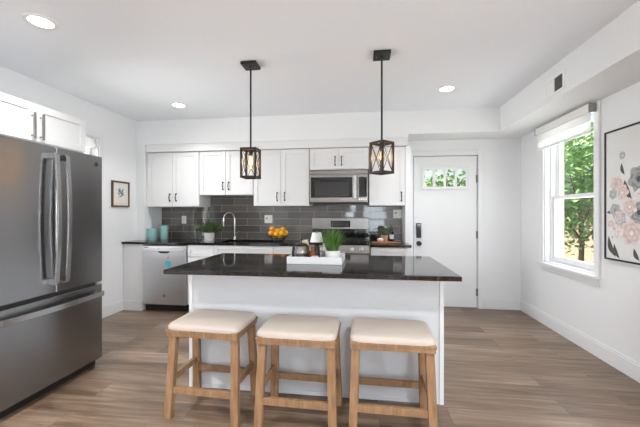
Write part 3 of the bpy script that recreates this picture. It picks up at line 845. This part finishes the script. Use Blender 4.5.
# ------------------------------------------------------------------ pendant lanterns
def make_pendant(label, loc, rot, zc, canopy_rot):
    """loc on the ceiling; zc = height of the lantern centre"""
    t = thing('pendant_lamp', label, 'pendant lamp', loc, 0, 'lantern pendants over the island')
    R = Matrix.Rotation(canopy_rot, 4, 'Z')
    b = MB(); b.box(-.069, .069, -.069, .069, -.026, 0, R)
    cnp = b.build('canopy', 'black_metal', t, bevel=.003)
    for x in (-.04, .04):
        b = MB(); b.lathe([(.005, -.026), (.005, -.029), (.001, -.030)], (R @ Vector((x, 0, 0))), 8); b.build('screw', 'steel', cnp)
    zt = zc + .13 - loc[2]
    b = MB(); b.tube([(0, 0, -.024), (0, 0, zt - .01)], .008, 10); b.lathe([(.013, -.024), (.013, -.045), (.008, -.05)]); b.build('rod', 'black_metal', t, smooth=50)
    h = .26; z0 = zt - h; a_ = .0715; p = .0085
    L = Matrix.Rotation(rot, 4, 'Z')
    b = MB()
    for sx in (-1, 1):
        for sy in (-1, 1):
            b.box(sx * (a_ - p) - p, sx * (a_ - p) + p, sy * (a_ - p) - p, sy * (a_ - p) + p, z0, zt, L)
    for z in (z0, zt - .018):
        for s_ in (-1, 1):
            b.box(-a_ + 2 * p, a_ - 2 * p, s_ * (a_ - p) - p, s_ * (a_ - p) + p, z, z + .018, L)
            b.box(s_ * (a_ - p) - p, s_ * (a_ - p) + p, -a_ + 2 * p, a_ - 2 * p, z, z + .018, L)
    b.box(-a_ + .01, a_ - .01, -.012, .012, zt - .012, zt - .002, L)
    b.build('lantern_frame', 'dark_wood', t, bevel=.0015)
    b = MB(); zi0, zi1 = z0 + .018, zt - .018; ai = a_ - 2 * p
    for s_ in (-1, 1):
        for d in (-1, 1):
            b.tube([L @ Vector((-ai, s_ * (a_ - p), zi0 if d > 0 else zi1)), L @ Vector((ai, s_ * (a_ - p), zi1 if d > 0 else zi0))], .0026, 6)
            b.tube([L @ Vector((s_ * (a_ - p), -ai, zi0 if d > 0 else zi1)), L @ Vector((s_ * (a_ - p), ai, zi1 if d > 0 else zi0))], .0026, 6)
    b.build('cross_wires', 'black_metal', t)
    MB().lathe([(.018, zt - .012), (.018, zt - .05), (.015, zt - .058)], seg=16).build('socket', 'black_metal', t, smooth=50)
    bz = zt - .058
    bulb = MB().lathe([(.012, bz), (.014, bz - .012), (.023, bz - .045), (.026, bz - .07), (.022, bz - .1), (.010, bz - .118), (.002, bz - .122)], seg=16).build('bulb', 'bulb_glass', t, smooth=80)
    b = MB()
    for k in range(5):
        q = 2 * PI * k / 5; b.tube([(.006 * math.cos(q), .006 * math.sin(q), bz - .015), (.011 * math.cos(q), .011 * math.sin(q), bz - .05), (.006 * math.cos(q), .006 * math.sin(q), bz - .095)], .0022, 6)
    b.build('filament', 'filament', bulb)
    lamp('pendant_glow', 'POINT', (loc[0], loc[1], loc[2] + bz - .06), 2.2, (1, .62, .3), shadow_soft_size=.02)
    return t
make_pendant('black lantern pendant set square, hanging nearer the refrigerator', (-.965, 2.75, ZC), 0, 1.728, 0)
make_pendant('black lantern pendant turned cornerwise, hanging nearer the entrance door', (.164, 2.71, ZC), math.radians(44), 1.746, 0)

# ------------------------------------------------------------------ recessed lights and vent
def downlight(label, x, y, e=6.5):
    t = thing('recessed_light', label, 'ceiling light', (x, y, ZC), 0, 'recessed ceiling lights')
    b = MB(); b.lathe([(.098, 0), (.098, -.004), (.088, -.008), (.070, -.006), (.070, -.001)], seg=40); b.build('trim_ring', 'white_plastic', t, smooth=50)
    MB().lathe([(.070, -.002), (.070, -.004), (.001, -.0045)], seg=36).build('lens', 'lamp_lens', t)
    lamp('downlight_and_fill_beam', 'AREA', (x, y, ZC - .012), e, (.985, .99, 1), shape='DISK', size=.14, spread=math.radians(125))
downlight('round recessed ceiling light above the refrigerator', -2.17, 1.957)
downlight('small far recessed ceiling light between left wall and the pendants', -2.19, 3.675)
downlight('recessed ceiling light on the side of the entrance door', .886, 3.547)
# added, unseen fill lamps behind the camera, stronger and without fixtures
for x, y in ((-2.1, .35), (.9, .35), (-2.1, -1.4), (.9, -1.4), (-2.1, -3), (.9, -3)): lamp('downlight_and_fill_beam', 'AREA', (x, y, ZC - .012), 27, (.985, .99, 1), shape='DISK', size=.14, spread=math.radians(125))

t = thing('air_vent', 'white air vent grille on the face of the ceiling soffit', 'vent', (1.69, 3.11, 2.42))
b = MB(); b.box(-.008, 0, -.155, .155, -.082, -.06); b.box(-.008, 0, -.155, .155, .06, .082); b.box(-.008, 0, -.155, -.125, -.06, .06); b.box(-.008, 0, .125, .155, -.06, .06); b.box(-.006, 0, -.006, .004, -.06, .06)
b.build('frame', 'white_plastic', t, bevel=.002)
MB().box(-.003, -.001, -.125, -.006, -.06, .06).build('duct_opening', 'black', t)
b = MB()
for k in range(9):
    z = -.054 + .0132 * k
    b.box(-.007, -.003, -.125, -.006, z - .0014, z + .0014)
b.build('louvres', 'grey_plastic', t)
b = MB(); b.box(-.003, -.001, .004, .125, -.06, .06)
for k in range(9):
    z = -.054 + .0132 * k; b.box(-.006, -.003, .004, .125, z - .005, z + .004)
b.build('closed_louvres', 'white_plastic', t)

# ------------------------------------------------------------------ blind on the right window
t = thing('window_blind', 'white roller blind raised at the top of the right window', 'blind', (XR - .02, (WY0 + WY1) / 2, 2.02))
bw = .445
MB().box(-.062, -.006, -bw - .01, bw + .01, .185, .262).build('headrail', 'white_plastic', t, bevel=.006)
MB().box(-.04, -.037, -bw, bw, .105, .185).build('fabric_band', 'shade_fabric', t)
MB().box(-.0395, -.0375, -bw, bw, .028, .105).build('sheer_band', 'shade_sheer', t)
MB().box(-.046, -.030, -bw, bw, 0, .028).build('bottom_rail', 'white_plastic', t, bevel=.004)
for s_ in (-1, 1): MB().box(-.065, -.004, s_ * (bw + .013) - .003, s_ * (bw + .013) + .003, .183, .264).build('end_cap', 'grey_plastic', t)

# ------------------------------------------------------------------ floral painting on the right wall
t = thing('wall_art', 'framed floral painting on the right wall in pink, grey and charcoal', 'painting', (XR, 2.70, .90))
aw, ah = .40, 1.085
b = MB(); b.box(-.03, -.002, -aw, -aw + .014, 0, ah); b.box(-.03, -.002, aw - .014, aw, 0, ah); b.box(-.03, -.002, -aw + .014, aw - .014, 0, .014); b.box(-.03, -.002, -aw + .014, aw - .014, ah - .014, ah)
b.build('frame', 'black', t)
cv = mat('art_canvas', srgb(224, 224, 222), .7); noisy(cv, 5, .06)
MB().box(-.022, -.004, -aw + .014, aw - .014, .014, ah - .014).build('canvas', cv, t)
AM = [mat('paint_' + n_, srgb(*c), .7) for n_, c in (('grey', (166, 168, 168)), ('grey_dark', (138, 141, 141)), ('grey_light', (186, 188, 188)), ('pink', (226, 208, 203)), ('pink_deep', (212, 188, 181)), ('charcoal', (76, 79, 80)), ('white', (236, 234, 232)))]
b = MB(); rnd = random.Random(4); lay = [0]
def blob(y, z, r, mi, lobes=7, depth=.16, ph=0.0):
    b.mi = mi; lay[0] += 1; x = -.0221 - .00002 * lay[0]
    b.poly([(x, y + r * (1 + depth * math.sin(lobes * 2 * PI * k / 42 + ph)) * math.cos(2 * PI * k / 42), z + r * (1 + depth * math.sin(lobes * 2 * PI * k / 42 + ph)) * math.sin(2 * PI * k / 42)) for k in range(42)])
def rose(y, z, r, cols):
    r *= 1.22
    for i, (f_, c_) in enumerate(((1, cols[0]), (.78, cols[1]), (.58, cols[0]), (.4, cols[1]), (.2, cols[2]))):
        blob(y + rnd.uniform(-.06, .06) * r, z + rnd.uniform(-.06, .06) * r, r * f_, c_, rnd.choice((5, 6, 7)), .12, rnd.uniform(0, 6))
def leafp(y0, z0, y1, z1, w, mi=5):
    b.mi = mi; lay[0] += 1; x = -.0221 - .00002 * lay[0]
    d = Vector((y1 - y0, z1 - z0)); nrm = Vector((-d.y, d.x)).normalized(); pts = []
    for k in range(9):
        u = k / 8; q = Vector((y0, z0)) + d * u + nrm * (w * math.sin(PI * u) + .12 * d.length * math.sin(PI * u)); pts.append((x, q.x, q.y))
    for k in range(7, 0, -1):
        u = k / 8; q = Vector((y0, z0)) + d * u + nrm * (-w * math.sin(PI * u) + .12 * d.length * math.sin(PI * u)); pts.append((x, q.x, q.y))
    b.poly(pts)
G, K = (0, 1, 5), (3, 4, 6)
for q in ((.19, .66, .12, .50, .03), (.30, .44, .20, .37, .022), (.20, .36, .14, .22, .025), (.36, .20, .28, .03, .026), (.30, .14, .24, .02, .02), (.10, .12, .05, .03, .02), (.22, .80, .19, .70, .016), (.02, .56, -.08, .44, .03), (-.05, .30, -.15, .18, .03), (-.2, .6, -.28, .48, .03), (.38, .40, .31, .42, .014), (-.18, .82, -.25, .70, .02)):
    leafp(*q)
for y, z, r, c in ((.05, .66, .085, G), (.06, .40, .075, G), (.27, .63, .055, K), (.21, .56, .05, K), (.31, .55, .035, (2, 0, 3)), (.29, .42, .045, (2, 0, 1)), (.24, .36, .05, (2, 3, 4)), (.14, .44, .055, K), (.12, .24, .08, K), (.24, .24, .04, (3, 6, 4)), (.21, .86, .026, (2, 0, 6)), (-.08, .55, .09, K), (-.1, .36, .085, G), (-.2, .66, .06, G), (-.22, .44, .08, K), (-.06, .2, .07, G), (-.25, .24, .07, K), (-.16, .84, .03, (2, 0, 6)), (.33, .30, .03, K), (.05, .54, .03, (6, 3, 4))):
    rose(y, z, r, c)
for k in range(30):
    blob(rnd.uniform(-.3, .34), rnd.uniform(.1, .7), rnd.uniform(.008, .016), rnd.choice((2, 3, 6, 4)), 4, .2)
b.build('painted_flowers', AM, t)

# small framed print on the left wall
t = thing('picture_frame', 'small wooden-framed blue plant print on the left wall', 'picture', (XL, 3.925, 1.377))
b = MB(); pw, ph_ = .155, .338; q = .02
b.box(.002, .024, -pw, -pw + q, 0, ph_); b.box(.002, .024, pw - q, pw, 0, ph_); b.box(.002, .024, -pw + q, pw - q, 0, q); b.box(.002, .024, -pw + q, pw - q, ph_ - q, ph_)
b.build('frame', 'pic_frame', t, bevel=.002)
MB().box(.003, .012, -pw + q, pw - q, q, ph_ - q).build('print', 'mat_board', t)
b = MB()
for (y0, z0, y1, z1, w) in ((0, .17, -.05, .24, .012), (0, .17, -.02, .26, .012), (0, .16, .05, .25, .013), (0, .15, .06, .20, .010), (.01, .15, .07, .165, .008), (-.01, .15, -.055, .19, .01), (.0, .13, .03, .155, .007), (-.045, .125, .02, .145, .006)):
    d = Vector((y1 - y0, z1 - z0)); nr = Vector((-d.y, d.x)).normalized()
    b.poly([(.0124, (Vector((y0, z0)) + d * u + nr * w * s_ * math.sin(PI * u)).x, (Vector((y0, z0)) + d * u + nr * w * s_ * math.sin(PI * u)).y) for s_, us in ((1, (0, .25, .5, .75, 1)), (-1, (.75, .5, .25))) for u in us])
b.mi = 1; b.box(.0121, .0124, -.12, .12, .044, .05)
b.build('blue_plant_motif', ['blue_ink', 'pink_line'], t)

# ------------------------------------------------------------------ outlets
def outlet(label, x, z, w=.118, h=.118, gangs=2):
    t = thing('wall_outlet', label, 'outlet', (x, 4.634, z), 0, 'white outlet plates on the tile')
    pl = MB().box(-w / 2, w / 2, -.007, -.0005, -h / 2, h / 2).build('plate', 'white_plastic', t, bevel=.003)
    for g_ in range(gangs):
        cx = (g_ - (gangs - 1) / 2) * .05
        b = MB(); b.box(cx - .016, cx + .016, -.0095, -.007, -.034, .034); so = b.build('socket', 'white_plastic', t, bevel=.002)
        b = MB()
        if g_ == gangs - 1:
            for dz in (-.017, .017):
                b.box(cx - .008, cx - .005, -.0102, -.0094, dz - .005, dz + .006); b.box(cx + .005, cx + .008, -.0102, -.0094, dz - .005, dz + .006); b.lathe([(.0025, -.0094), (.0025, -.0102)], (cx, 0, dz - .010), 8, 'y')
        else:
            b.box(cx - .012, cx + .012, -.0104, -.0094, -.002, .026)
        b.build('slots', 'grey_plastic', so)
outlet('tall white outlet plate on the tile right of the teal canisters', -2.674, 1.195, .074, .118, 1)
outlet('white double outlet plate on the tile above the fruit bowl', -1.355, 1.208)
outlet('white double outlet plate on the tile above the cutting board', .495, 1.285)

# ------------------------------------------------------------------ things on the back worktop
def canister(label, x, y, r, h):
    t = thing('canister', label, 'canister', (x, y, CT + .0005), 0, 'teal canisters')
    MB().lathe([(r * .95, 0), (r, .006), (r, h - .012), (r * .97, h - .006)], seg=32).build('body', 'teal', t, smooth=50)
    ld = MB().lathe([(r * 1.02, h - .008), (r * 1.03, h + .004), (r * .98, h + .012), (r * .5, h + .016), (.002, h + .016)], seg=32).build('lid', 'teal', t, smooth=50)
    MB().lathe([(.008, h + .016), (.013, h + .026), (.010, h + .032), (.001, h + .033)], seg=14).build('knob', 'chrome', ld, smooth=60)
    b = MB(); b.tube([(r, 0, h - .06), (r + .018, 0, h - .045), (r + .018, 0, h - .02), (r, 0, h - .01)], .004, 8); b.build('clasp', 'chrome', t, smooth=60)
canister('shorter teal canister with lid beside the left wall return', -2.962, 4.29, .064, .15)
canister('taller teal canister with lid, second from the wall', -2.865, 4.42, .058, .185)

def leaf_quad(b, p, d, l, w, up):
    d = d.normalized(); s_ = d.cross(up)
    if s_.length < 1e-3: s_ = Vector((1, 0, 0))
    s_.normalize(); m = p + d * l * .5 + up * l * .06
    b.poly([p, m + s_ * w / 2, p + d * l, m - s_ * w / 2])

# herb in a white pot by the faucet
t = thing('potted_herb', 'bushy dark green herb in a white pot left of the faucet', 'potted plant', (-2.125, 4.34, CT + .0005))
b = MB(); b.lathe([(.070, 0), (.072, .006), (.072, .008), (.066, .010)], seg=28); b.build('saucer', 'white_ceramic', t, smooth=50)
MB().lathe([(.056, .010), (.066, .02), (.072, .098), (.074, .103), (.067, .103), (.065, .09)], seg=28).build('pot', 'white_ceramic', t, smooth=50)
MB().lathe([(.064, .088), (.064, .092), (.002, .094)], seg=20).build('soil', 'soil', t)
b = MB(); rnd = random.Random(7)
for k in range(420):
    a_ = rnd.uniform(0, 2 * PI); r = abs(rnd.gauss(0, .6)); r = min(r, 1) * .145; z = .10 + rnd.uniform(0, .12) * (1 - (r / .2) ** 2)
    p = Vector((r * math.cos(a_), r * math.sin(a_) * .9, z)); leaf_quad(b, p, Vector((math.cos(a_) * r * 6, math.sin(a_) * r * 6, rnd.uniform(.3, 1.4))), rnd.uniform(.045, .08), rnd.uniform(.016, .026), Vector((rnd.uniform(-.4, .4), rnd.uniform(-.4, .4), 1)).normalized())
for k in range(30):
    a_ = rnd.uniform(0, 2 * PI); r = rnd.uniform(.02, .09); b.tube([(0.3 * r * math.cos(a_), .3 * r * math.sin(a_), .112), (r * math.cos(a_), r * math.sin(a_), .18)], .0016, 5)
b.build('foliage', 'leaf_dark', t)

# fruit bowl: black wire bowl heaped with oranges and lemons
FB = Vector((-1.118, 4.29, CT + .0005))
t = thing('fruit_bowl', 'black wire bowl heaped with oranges on the back worktop', 'bowl', FB)
b = MB(); b.tube([(.062 * math.cos(2 * PI * k / 24), .062 * math.sin(2 * PI * k / 24), .004) for k in range(25)], .004, 6, False)
for r, z in ((.085, .026), (.108, .048), (.124, .074)):
    b.tube([(r * math.cos(2 * PI * k / 28), r * math.sin(2 * PI * k / 28), z) for k in range(29)], .0028, 6, False)
for k in range(18):
    a_ = 2 * PI * k / 18; b.tube([(r * math.cos(a_), r * math.sin(a_), z) for r, z in ((.01, .006), (.062, .007), (.085, .026), (.108, .048), (.124, .074))], .0022, 5)
b.build('wire_basket', 'black_metal', t)
rnd = random.Random(3); RF = .0345
def bowl_floor(r):
    return .012 + .30 * r + 2.6 * r * r
P3 = []
for n_, rad, z in ((5, .060, .06), (1, 0, .06), (7, .086, .12), (3, .03, .13), (2, .03, .19)):
    for k in range(n_):
        a_ = 2 * PI * k / n_ + z * 20; P3.append(Vector((rad * math.cos(a_), rad * math.sin(a_), z)))
for it in range(600):                                   # let the fruit settle against each other and the bowl
    for p in P3:
        p.z -= .0006; p.x *= .998; p.y *= .998
    for rep in range(6):
        for i in range(len(P3)):
            for j in range(i):
                d = P3[i] - P3[j]; q = d.length
                if q < 2 * RF + .0008:
                    m = d.normalized() * (2 * RF + .0008 - q) * .5; P3[i] += m; P3[j] -= m
        for p in P3:
            r = math.hypot(p.x, p.y)
            zf = bowl_floor(r) + RF + .006
            if p.z < zf: p.z = zf
            if r > .105: p.x *= .105 / r; p.y *= .105 / r
spots = [tuple(p) for p in P3]
first = {}
for i, (x, y, z) in enumerate(spots):
    kind = 'lemon' if i % 2 == 1 else 'orange'
    if kind not in first:
        t = thing(kind, 'round orange heaped in the black wire fruit bowl' if kind == 'orange' else 'yellower fruit among the oranges in the wire bowl', 'fruit', FB + Vector((x, y, z)), 0, kind + 's in the wire bowl')
        MB().ball((0, 0, 0), .0345, 3, (1, 1, .97) if kind == 'orange' else (.97, .97, .97)).build('peel', kind, t, smooth=90)
        MB().lathe([(.004, .0325), (.003, .0345), (.001, .035)], seg=8).build('stem_end', 'leaf_dark', t)
        first[kind] = t
    else:
        c = copy_thing(first[kind], None, FB + Vector((x, y, z)), rnd.uniform(0, 6))

# right-hand worktop: board with small plant, bottle and bowl
t = thing('cutting_board', 'wooden cutting board lying on the worktop by the entrance door', 'cutting board', (.285, 4.20, CT + .0005))
b = MB(); b.box(-.16, .15, -.085, .085, 0, .014); b.build('board', 'board', t, bevel=.006)
b = MB(); b.box(.15, .21, -.02, .02, .001, .015); b.build('grip', 'board', t, bevel=.006)
zb = CT + .015
t = thing('potted_topiary', 'small round topiary in a clay pot on the cutting board', 'potted plant', (.29, 4.225, zb))
MB().lathe([(.032, 0), (.042, .07), (.045, .07), (.045, .085), (.038, .085), (.036, .075)], seg=24).build('pot', 'terracotta', t, smooth=50)
MB().lathe([(.037, .074), (.037, .078), (.001, .08)], seg=16).build('soil', 'soil', t)
b = MB(); b.ball((0, 0, .125), .042, 2)
rnd = random.Random(9)
for k in range(260):
    d = Vector((rnd.gauss(0, 1), rnd.gauss(0, 1), rnd.gauss(0, 1))).normalized(); leaf_quad(b, Vector((0, 0, .125)) + d * .039, (d + Vector((rnd.uniform(-.7, .7), rnd.uniform(-.7, .7), rnd.uniform(-.7, .7)))).normalized(), .022, .011, d)
b.build('foliage', 'leaf_dark', t)
t = thing('garlic_bowl', 'little pale pink bowl on the cutting board before the topiary', 'bowl', (.235, 4.155, zb))
MB().lathe([(.018, 0), (.036, .012), (.043, .036), (.040, .038), (.030, .016), (.002, .010)], seg=24).build('bowl', 'pinkish', t, smooth=60)
b = MB()
for x, y in ((-.014, 0), (.014, .006), (0, -.014)): b.ball((x, y, .036), .016, 2, (1, 1, 1.1))
b.build('garlic', 'label_white', t, smooth=80)
t = thing('soap_bottle', 'dark glass pump bottle by the tile beside the cutting board', 'bottle', (.405, 4.50, CT + .0005))
MB().lathe([(.026, 0), (.028, .006), (.028, .11), (.022, .128), (.011, .14), (.011, .155)], seg=24).build('glass_body', 'black_gloss', t, smooth=60)
b = MB(); b.lathe([(.014, .152), (.014, .17), (.008, .174), (.005, .176), (.005, .205)], seg=14); b.tube([(0, 0, .205), (0, -.012, .212), (-.01, -.04, .208)], .005, 8); b.build('pump', 'black', t, smooth=50)
MB().lathe([(.0285, .03), (.0285, .09)], seg=24).build('paper_label', 'label_white', t, smooth=50)
t = thing('mug', 'dark mug beside the range on the short worktop', 'mug', (.165, 4.42, CT + .0005))
MB().lathe([(.033, 0), (.036, .006), (.037, .085), (.033, .085), (.032, .01), (.002, .008)], seg=24).build('cup', 'black_gloss', t, smooth=50)
b = MB(); b.tube([(.036, 0, .07), (.06, 0, .065), (.062, 0, .035), (.036, 0, .02)], .0045, 8); b.build('handle', 'black_gloss', t, smooth=60)

# ------------------------------------------------------------------ tray on the island and what stands in it
TX, TY = -.345, 2.525
t = thing('serving_tray', 'white rectangular tray on the island worktop', 'tray', (TX, TY, CT + .0005), math.radians(-1.5))
b = MB(); b.box(-.2, .2, -.145, .145, 0, .010); b.build('bottom', 'white_ceramic', t)
b = MB(); b.box(-.206, .206, -.155, -.145, 0, .053); b.box(-.206, .206, .145, .155, 0, .053); b.box(-.206, -.196, -.145, .145, 0, .053); b.box(.196, .206, -.145, .145, 0, .053)
b.build('rim', 'white_ceramic', t, bevel=.002)
zt_ = CT + .011
t = thing('french_press', 'round glass coffee press with black handles and lid in the tray', 'coffee press', (-.472, 2.525, zt_))
MB().lathe([(.038, .006), (.048, .02), (.053, .05), (.050, .085), (.040, .108), (.038, .118)], seg=28).build('carafe', 'carafe_glass', t, smooth=80)
MB().lathe([(.040, .0), (.042, .004), (.040, .012)], seg=24).build('base', 'black', t)
ld = MB().lathe([(.043, .112), (.045, .122), (.038, .130), (.006, .136), (.004, .155)], seg=24).ball((0, 0, .16), .010).build('lid', 'black', t, smooth=50)
MB().lathe([(.045, .03), (.047, .05), (.002, .052)], seg=24).build('plunger', 'steel', t, smooth=50)
for sx in (-1, 1):
    b = MB(); b.tube([(sx * .036, -.012, .122), (sx * .054, -.022, .108), (sx * .061, -.026, .06), (sx * .058, -.022, .018), (sx * .042, -.012, .012)], [.010, .012, .012, .011, .009], 8); b.build('handle', 'black', t, smooth=60)
t = thing('coffee_pouch', 'cream paper pouch tilted behind the coffee press', 'pouch', (-.430, 2.615, zt_))
b = MB(); R = Matrix.Rotation(math.radians(-14), 4, 'Y')
b.hexa([R @ Vector(p) for p in ((-.028, -.022, .007), (.028, -.022, .007), (.028, .022, .007), (-.028, .022, .007))], [R @ Vector(p) for p in ((-.031, -.004, .135), (.031, -.004, .135), (.031, .004, .135), (-.031, .004, .135))])
b.build('pouch_body', 'paper', t, bevel=.003)
b = MB(); b.box(-.031, .031, -.005, .005, .135, .152, R); b.build('folded_top', 'paper', t, bevel=.002)
t = thing('amber_bottle', 'amber brown glass bottle right of the coffee press', 'bottle', (-.378, 2.49, zt_))
MB().lathe([(.021, 0), (.024, .004), (.024, .062), (.018, .074), (.011, .080), (.011, .092)], seg=24).build('glass_body', 'amber', t, smooth=60)
MB().lathe([(.013, .090), (.013, .108), (.011, .110), (.001, .110)], seg=16).build('cap', 'amber', t, smooth=50)
t = thing('table_lamp', 'little lamp with white tapered shade and dark base in the tray', 'lamp', (-.360, 2.60, zt_))
MB().lathe([(.030, 0), (.031, .008), (.026, .02), (.026, .095), (.016, .112), (.008, .12), (.007, .20)], seg=24).build('base', 'black', t, smooth=50)
MB().lathe([(.054, .136), (.036, .212), (.035, .212), (.053, .136)], seg=32).build('shade', 'white_ceramic', t, smooth=60)
MB().lathe([(.036, .208), (.010, .212), (.006, .222), (.001, .226)], seg=14).build('finial', 'black', t, smooth=50)
t = thing('candle_cup', 'low white square cup at the tray front between bottle and grass', 'cup', (-.352, 2.44, zt_))
b = MB(); b.box(-.026, .026, -.026, .026, 0, .042); b.build('cup', 'label_white', t, bevel=.005)
MB().box(-.020, .020, -.020, .020, .042, .0435).build('wax', 'pinkish', t)
t = thing('milk_bottle', 'slim pale grey bottle between dark lamp base and grass pot', 'bottle', (-.298, 2.585, zt_))
MB().lathe([(.018, 0), (.020, .004), (.020, .075), (.011, .096), (.011, .116), (.013, .12), (.013, .128), (.001, .129)], seg=22).build('bottle_body', 'white_ceramic', t, smooth=60)
MB().lathe([(.0205, .02), (.0205, .07)], seg=22).build('paper_label', 'grey_plastic', t, smooth=60)

t = thing('potted_grass', 'bright green potted grass in a white pot on the tray', 'potted plant', (-.222, 2.51, zt_))
MB().lathe([(.050, 0), (.055, .006), (.060, .08), (.056, .08), (.054, .068)], seg=32).build('pot', 'white_ceramic', t, smooth=50)
MB().lathe([(.054, .066), (.054, .070), (.001, .072)], seg=20).build('soil', 'soil', t)
b = MB(); rnd = random.Random(12)
for k in range(260):
    a_ = rnd.uniform(0, 2 * PI); r0 = rnd.uniform(0, .045); out = rnd.uniform(.0, .12) + (.07 if rnd.random() < .15 else 0); H = rnd.uniform(.13, .225) - out * .25
    base = Vector((r0 * math.cos(a_), r0 * math.sin(a_), .068)); d = Vector((math.cos(a_), math.sin(a_), 0)); s_ = Vector((-math.sin(a_ + rnd.uniform(-.8, .8)), math.cos(a_), 0)).normalized(); w = rnd.uniform(.0045, .008)
    prev = None
    for j in range(5):
        u = j / 4; p = base + d * out * u ** 1.8 + Vector((0, 0, H * (u - .12 * u ** 3))); ww = w * (1 - u) ** .6 + .0004
        cur = (p - s_ * ww / 2, p + s_ * ww / 2)
        if prev: b.poly([prev[0], prev[1], cur[1], cur[0]])
        prev = cur
b.build('blades', 'grass_blade', t)

# ------------------------------------------------------------------ outside the windows
def tree(label, x, y, h, rx, ry, z0, n_, mname, seed, leaf=.11, name='garden_tree', trunk=True):
    t = thing(name, label, 'tree' if trunk else 'shrub', (x, y, -.14))
    rnd = random.Random(seed)
    b = MB()
    b.tube([(0, 0, 0), (.05, .03, h * .3), (.0, .08, h * .6), (.03, .05, h * .85)], [.055, .045, .03, .015], 8)
    for k in range(9):
        a_ = rnd.uniform(0, 2 * PI); z = rnd.uniform(.2, .65) * h
        b.tube([(.03, .05, z), (rx * .5 * math.cos(a_), ry * .5 * math.sin(a_), z + .3), (rx * .85 * math.cos(a_), ry * .85 * math.sin(a_), z + .6)], [.03, .02, .008], 6)
    b.build('trunk', 'bark', t)
    b = MB(); cz = (z0 + h) / 2; rz = (h - z0) / 2
    for k in range(n_):
        d = Vector((rnd.gauss(0, 1), rnd.gauss(0, 1), rnd.gauss(0, 1))).normalized(); q = rnd.random() ** .45 * rnd.uniform(.75, 1.08)
        p = Vector((d.x * rx * q, d.y * ry * q, cz + d.z * rz * q))
        e = Vector((rnd.gauss(0, 1), rnd.gauss(0, 1), rnd.gauss(-.2, .6))).normalized()
        leaf_quad(b, p, e, leaf * rnd.uniform(.7, 1.4), leaf * rnd.uniform(.45, .8), Vector((rnd.gauss(0, .7), rnd.gauss(0, .7), 1)).normalized())
    b.build('foliage', mname, t)
    return t
tree('tall bright leafy tree beyond the fence outside the right window', 7.7, 12.0, 5.6, 1.6, 2.3, .9, 5200, 'foliage1', 1, .15)
tree('young green tree before the cedar fence outside the right window', 4.55, 7.45, 3.3, .85, 1.2, .55, 4200, 'foliage2', 2, .11)
tree('green shrub seen through the arched door glass', 2.1, 8.6, 2.7, 1.3, .6, .2, 3600, 'foliage2', 5, .12, 'garden_shrub', False)
t = thing('garden_fence', 'pale cedar board fence outside the right window', 'fence', (5.9, 9.0, -.14))
b = MB()
for k in range(60):
    y = -5.2 + k * .17; b.box(0, .02, y, y + .162, .05, 1.45 + .01 * (k % 3))
b.build('board_panel', 'fence', t)
for z in (.35, 1.2): MB().box(.02, .06, -5.2, 5.0, z, z + .08).build('rail', 'fence', t)
for k in range(5): MB().box(.02, .11, -5.1 + 2.4 * k, -5.01 + 2.4 * k, 0, 1.5).build('post', 'fence', t)
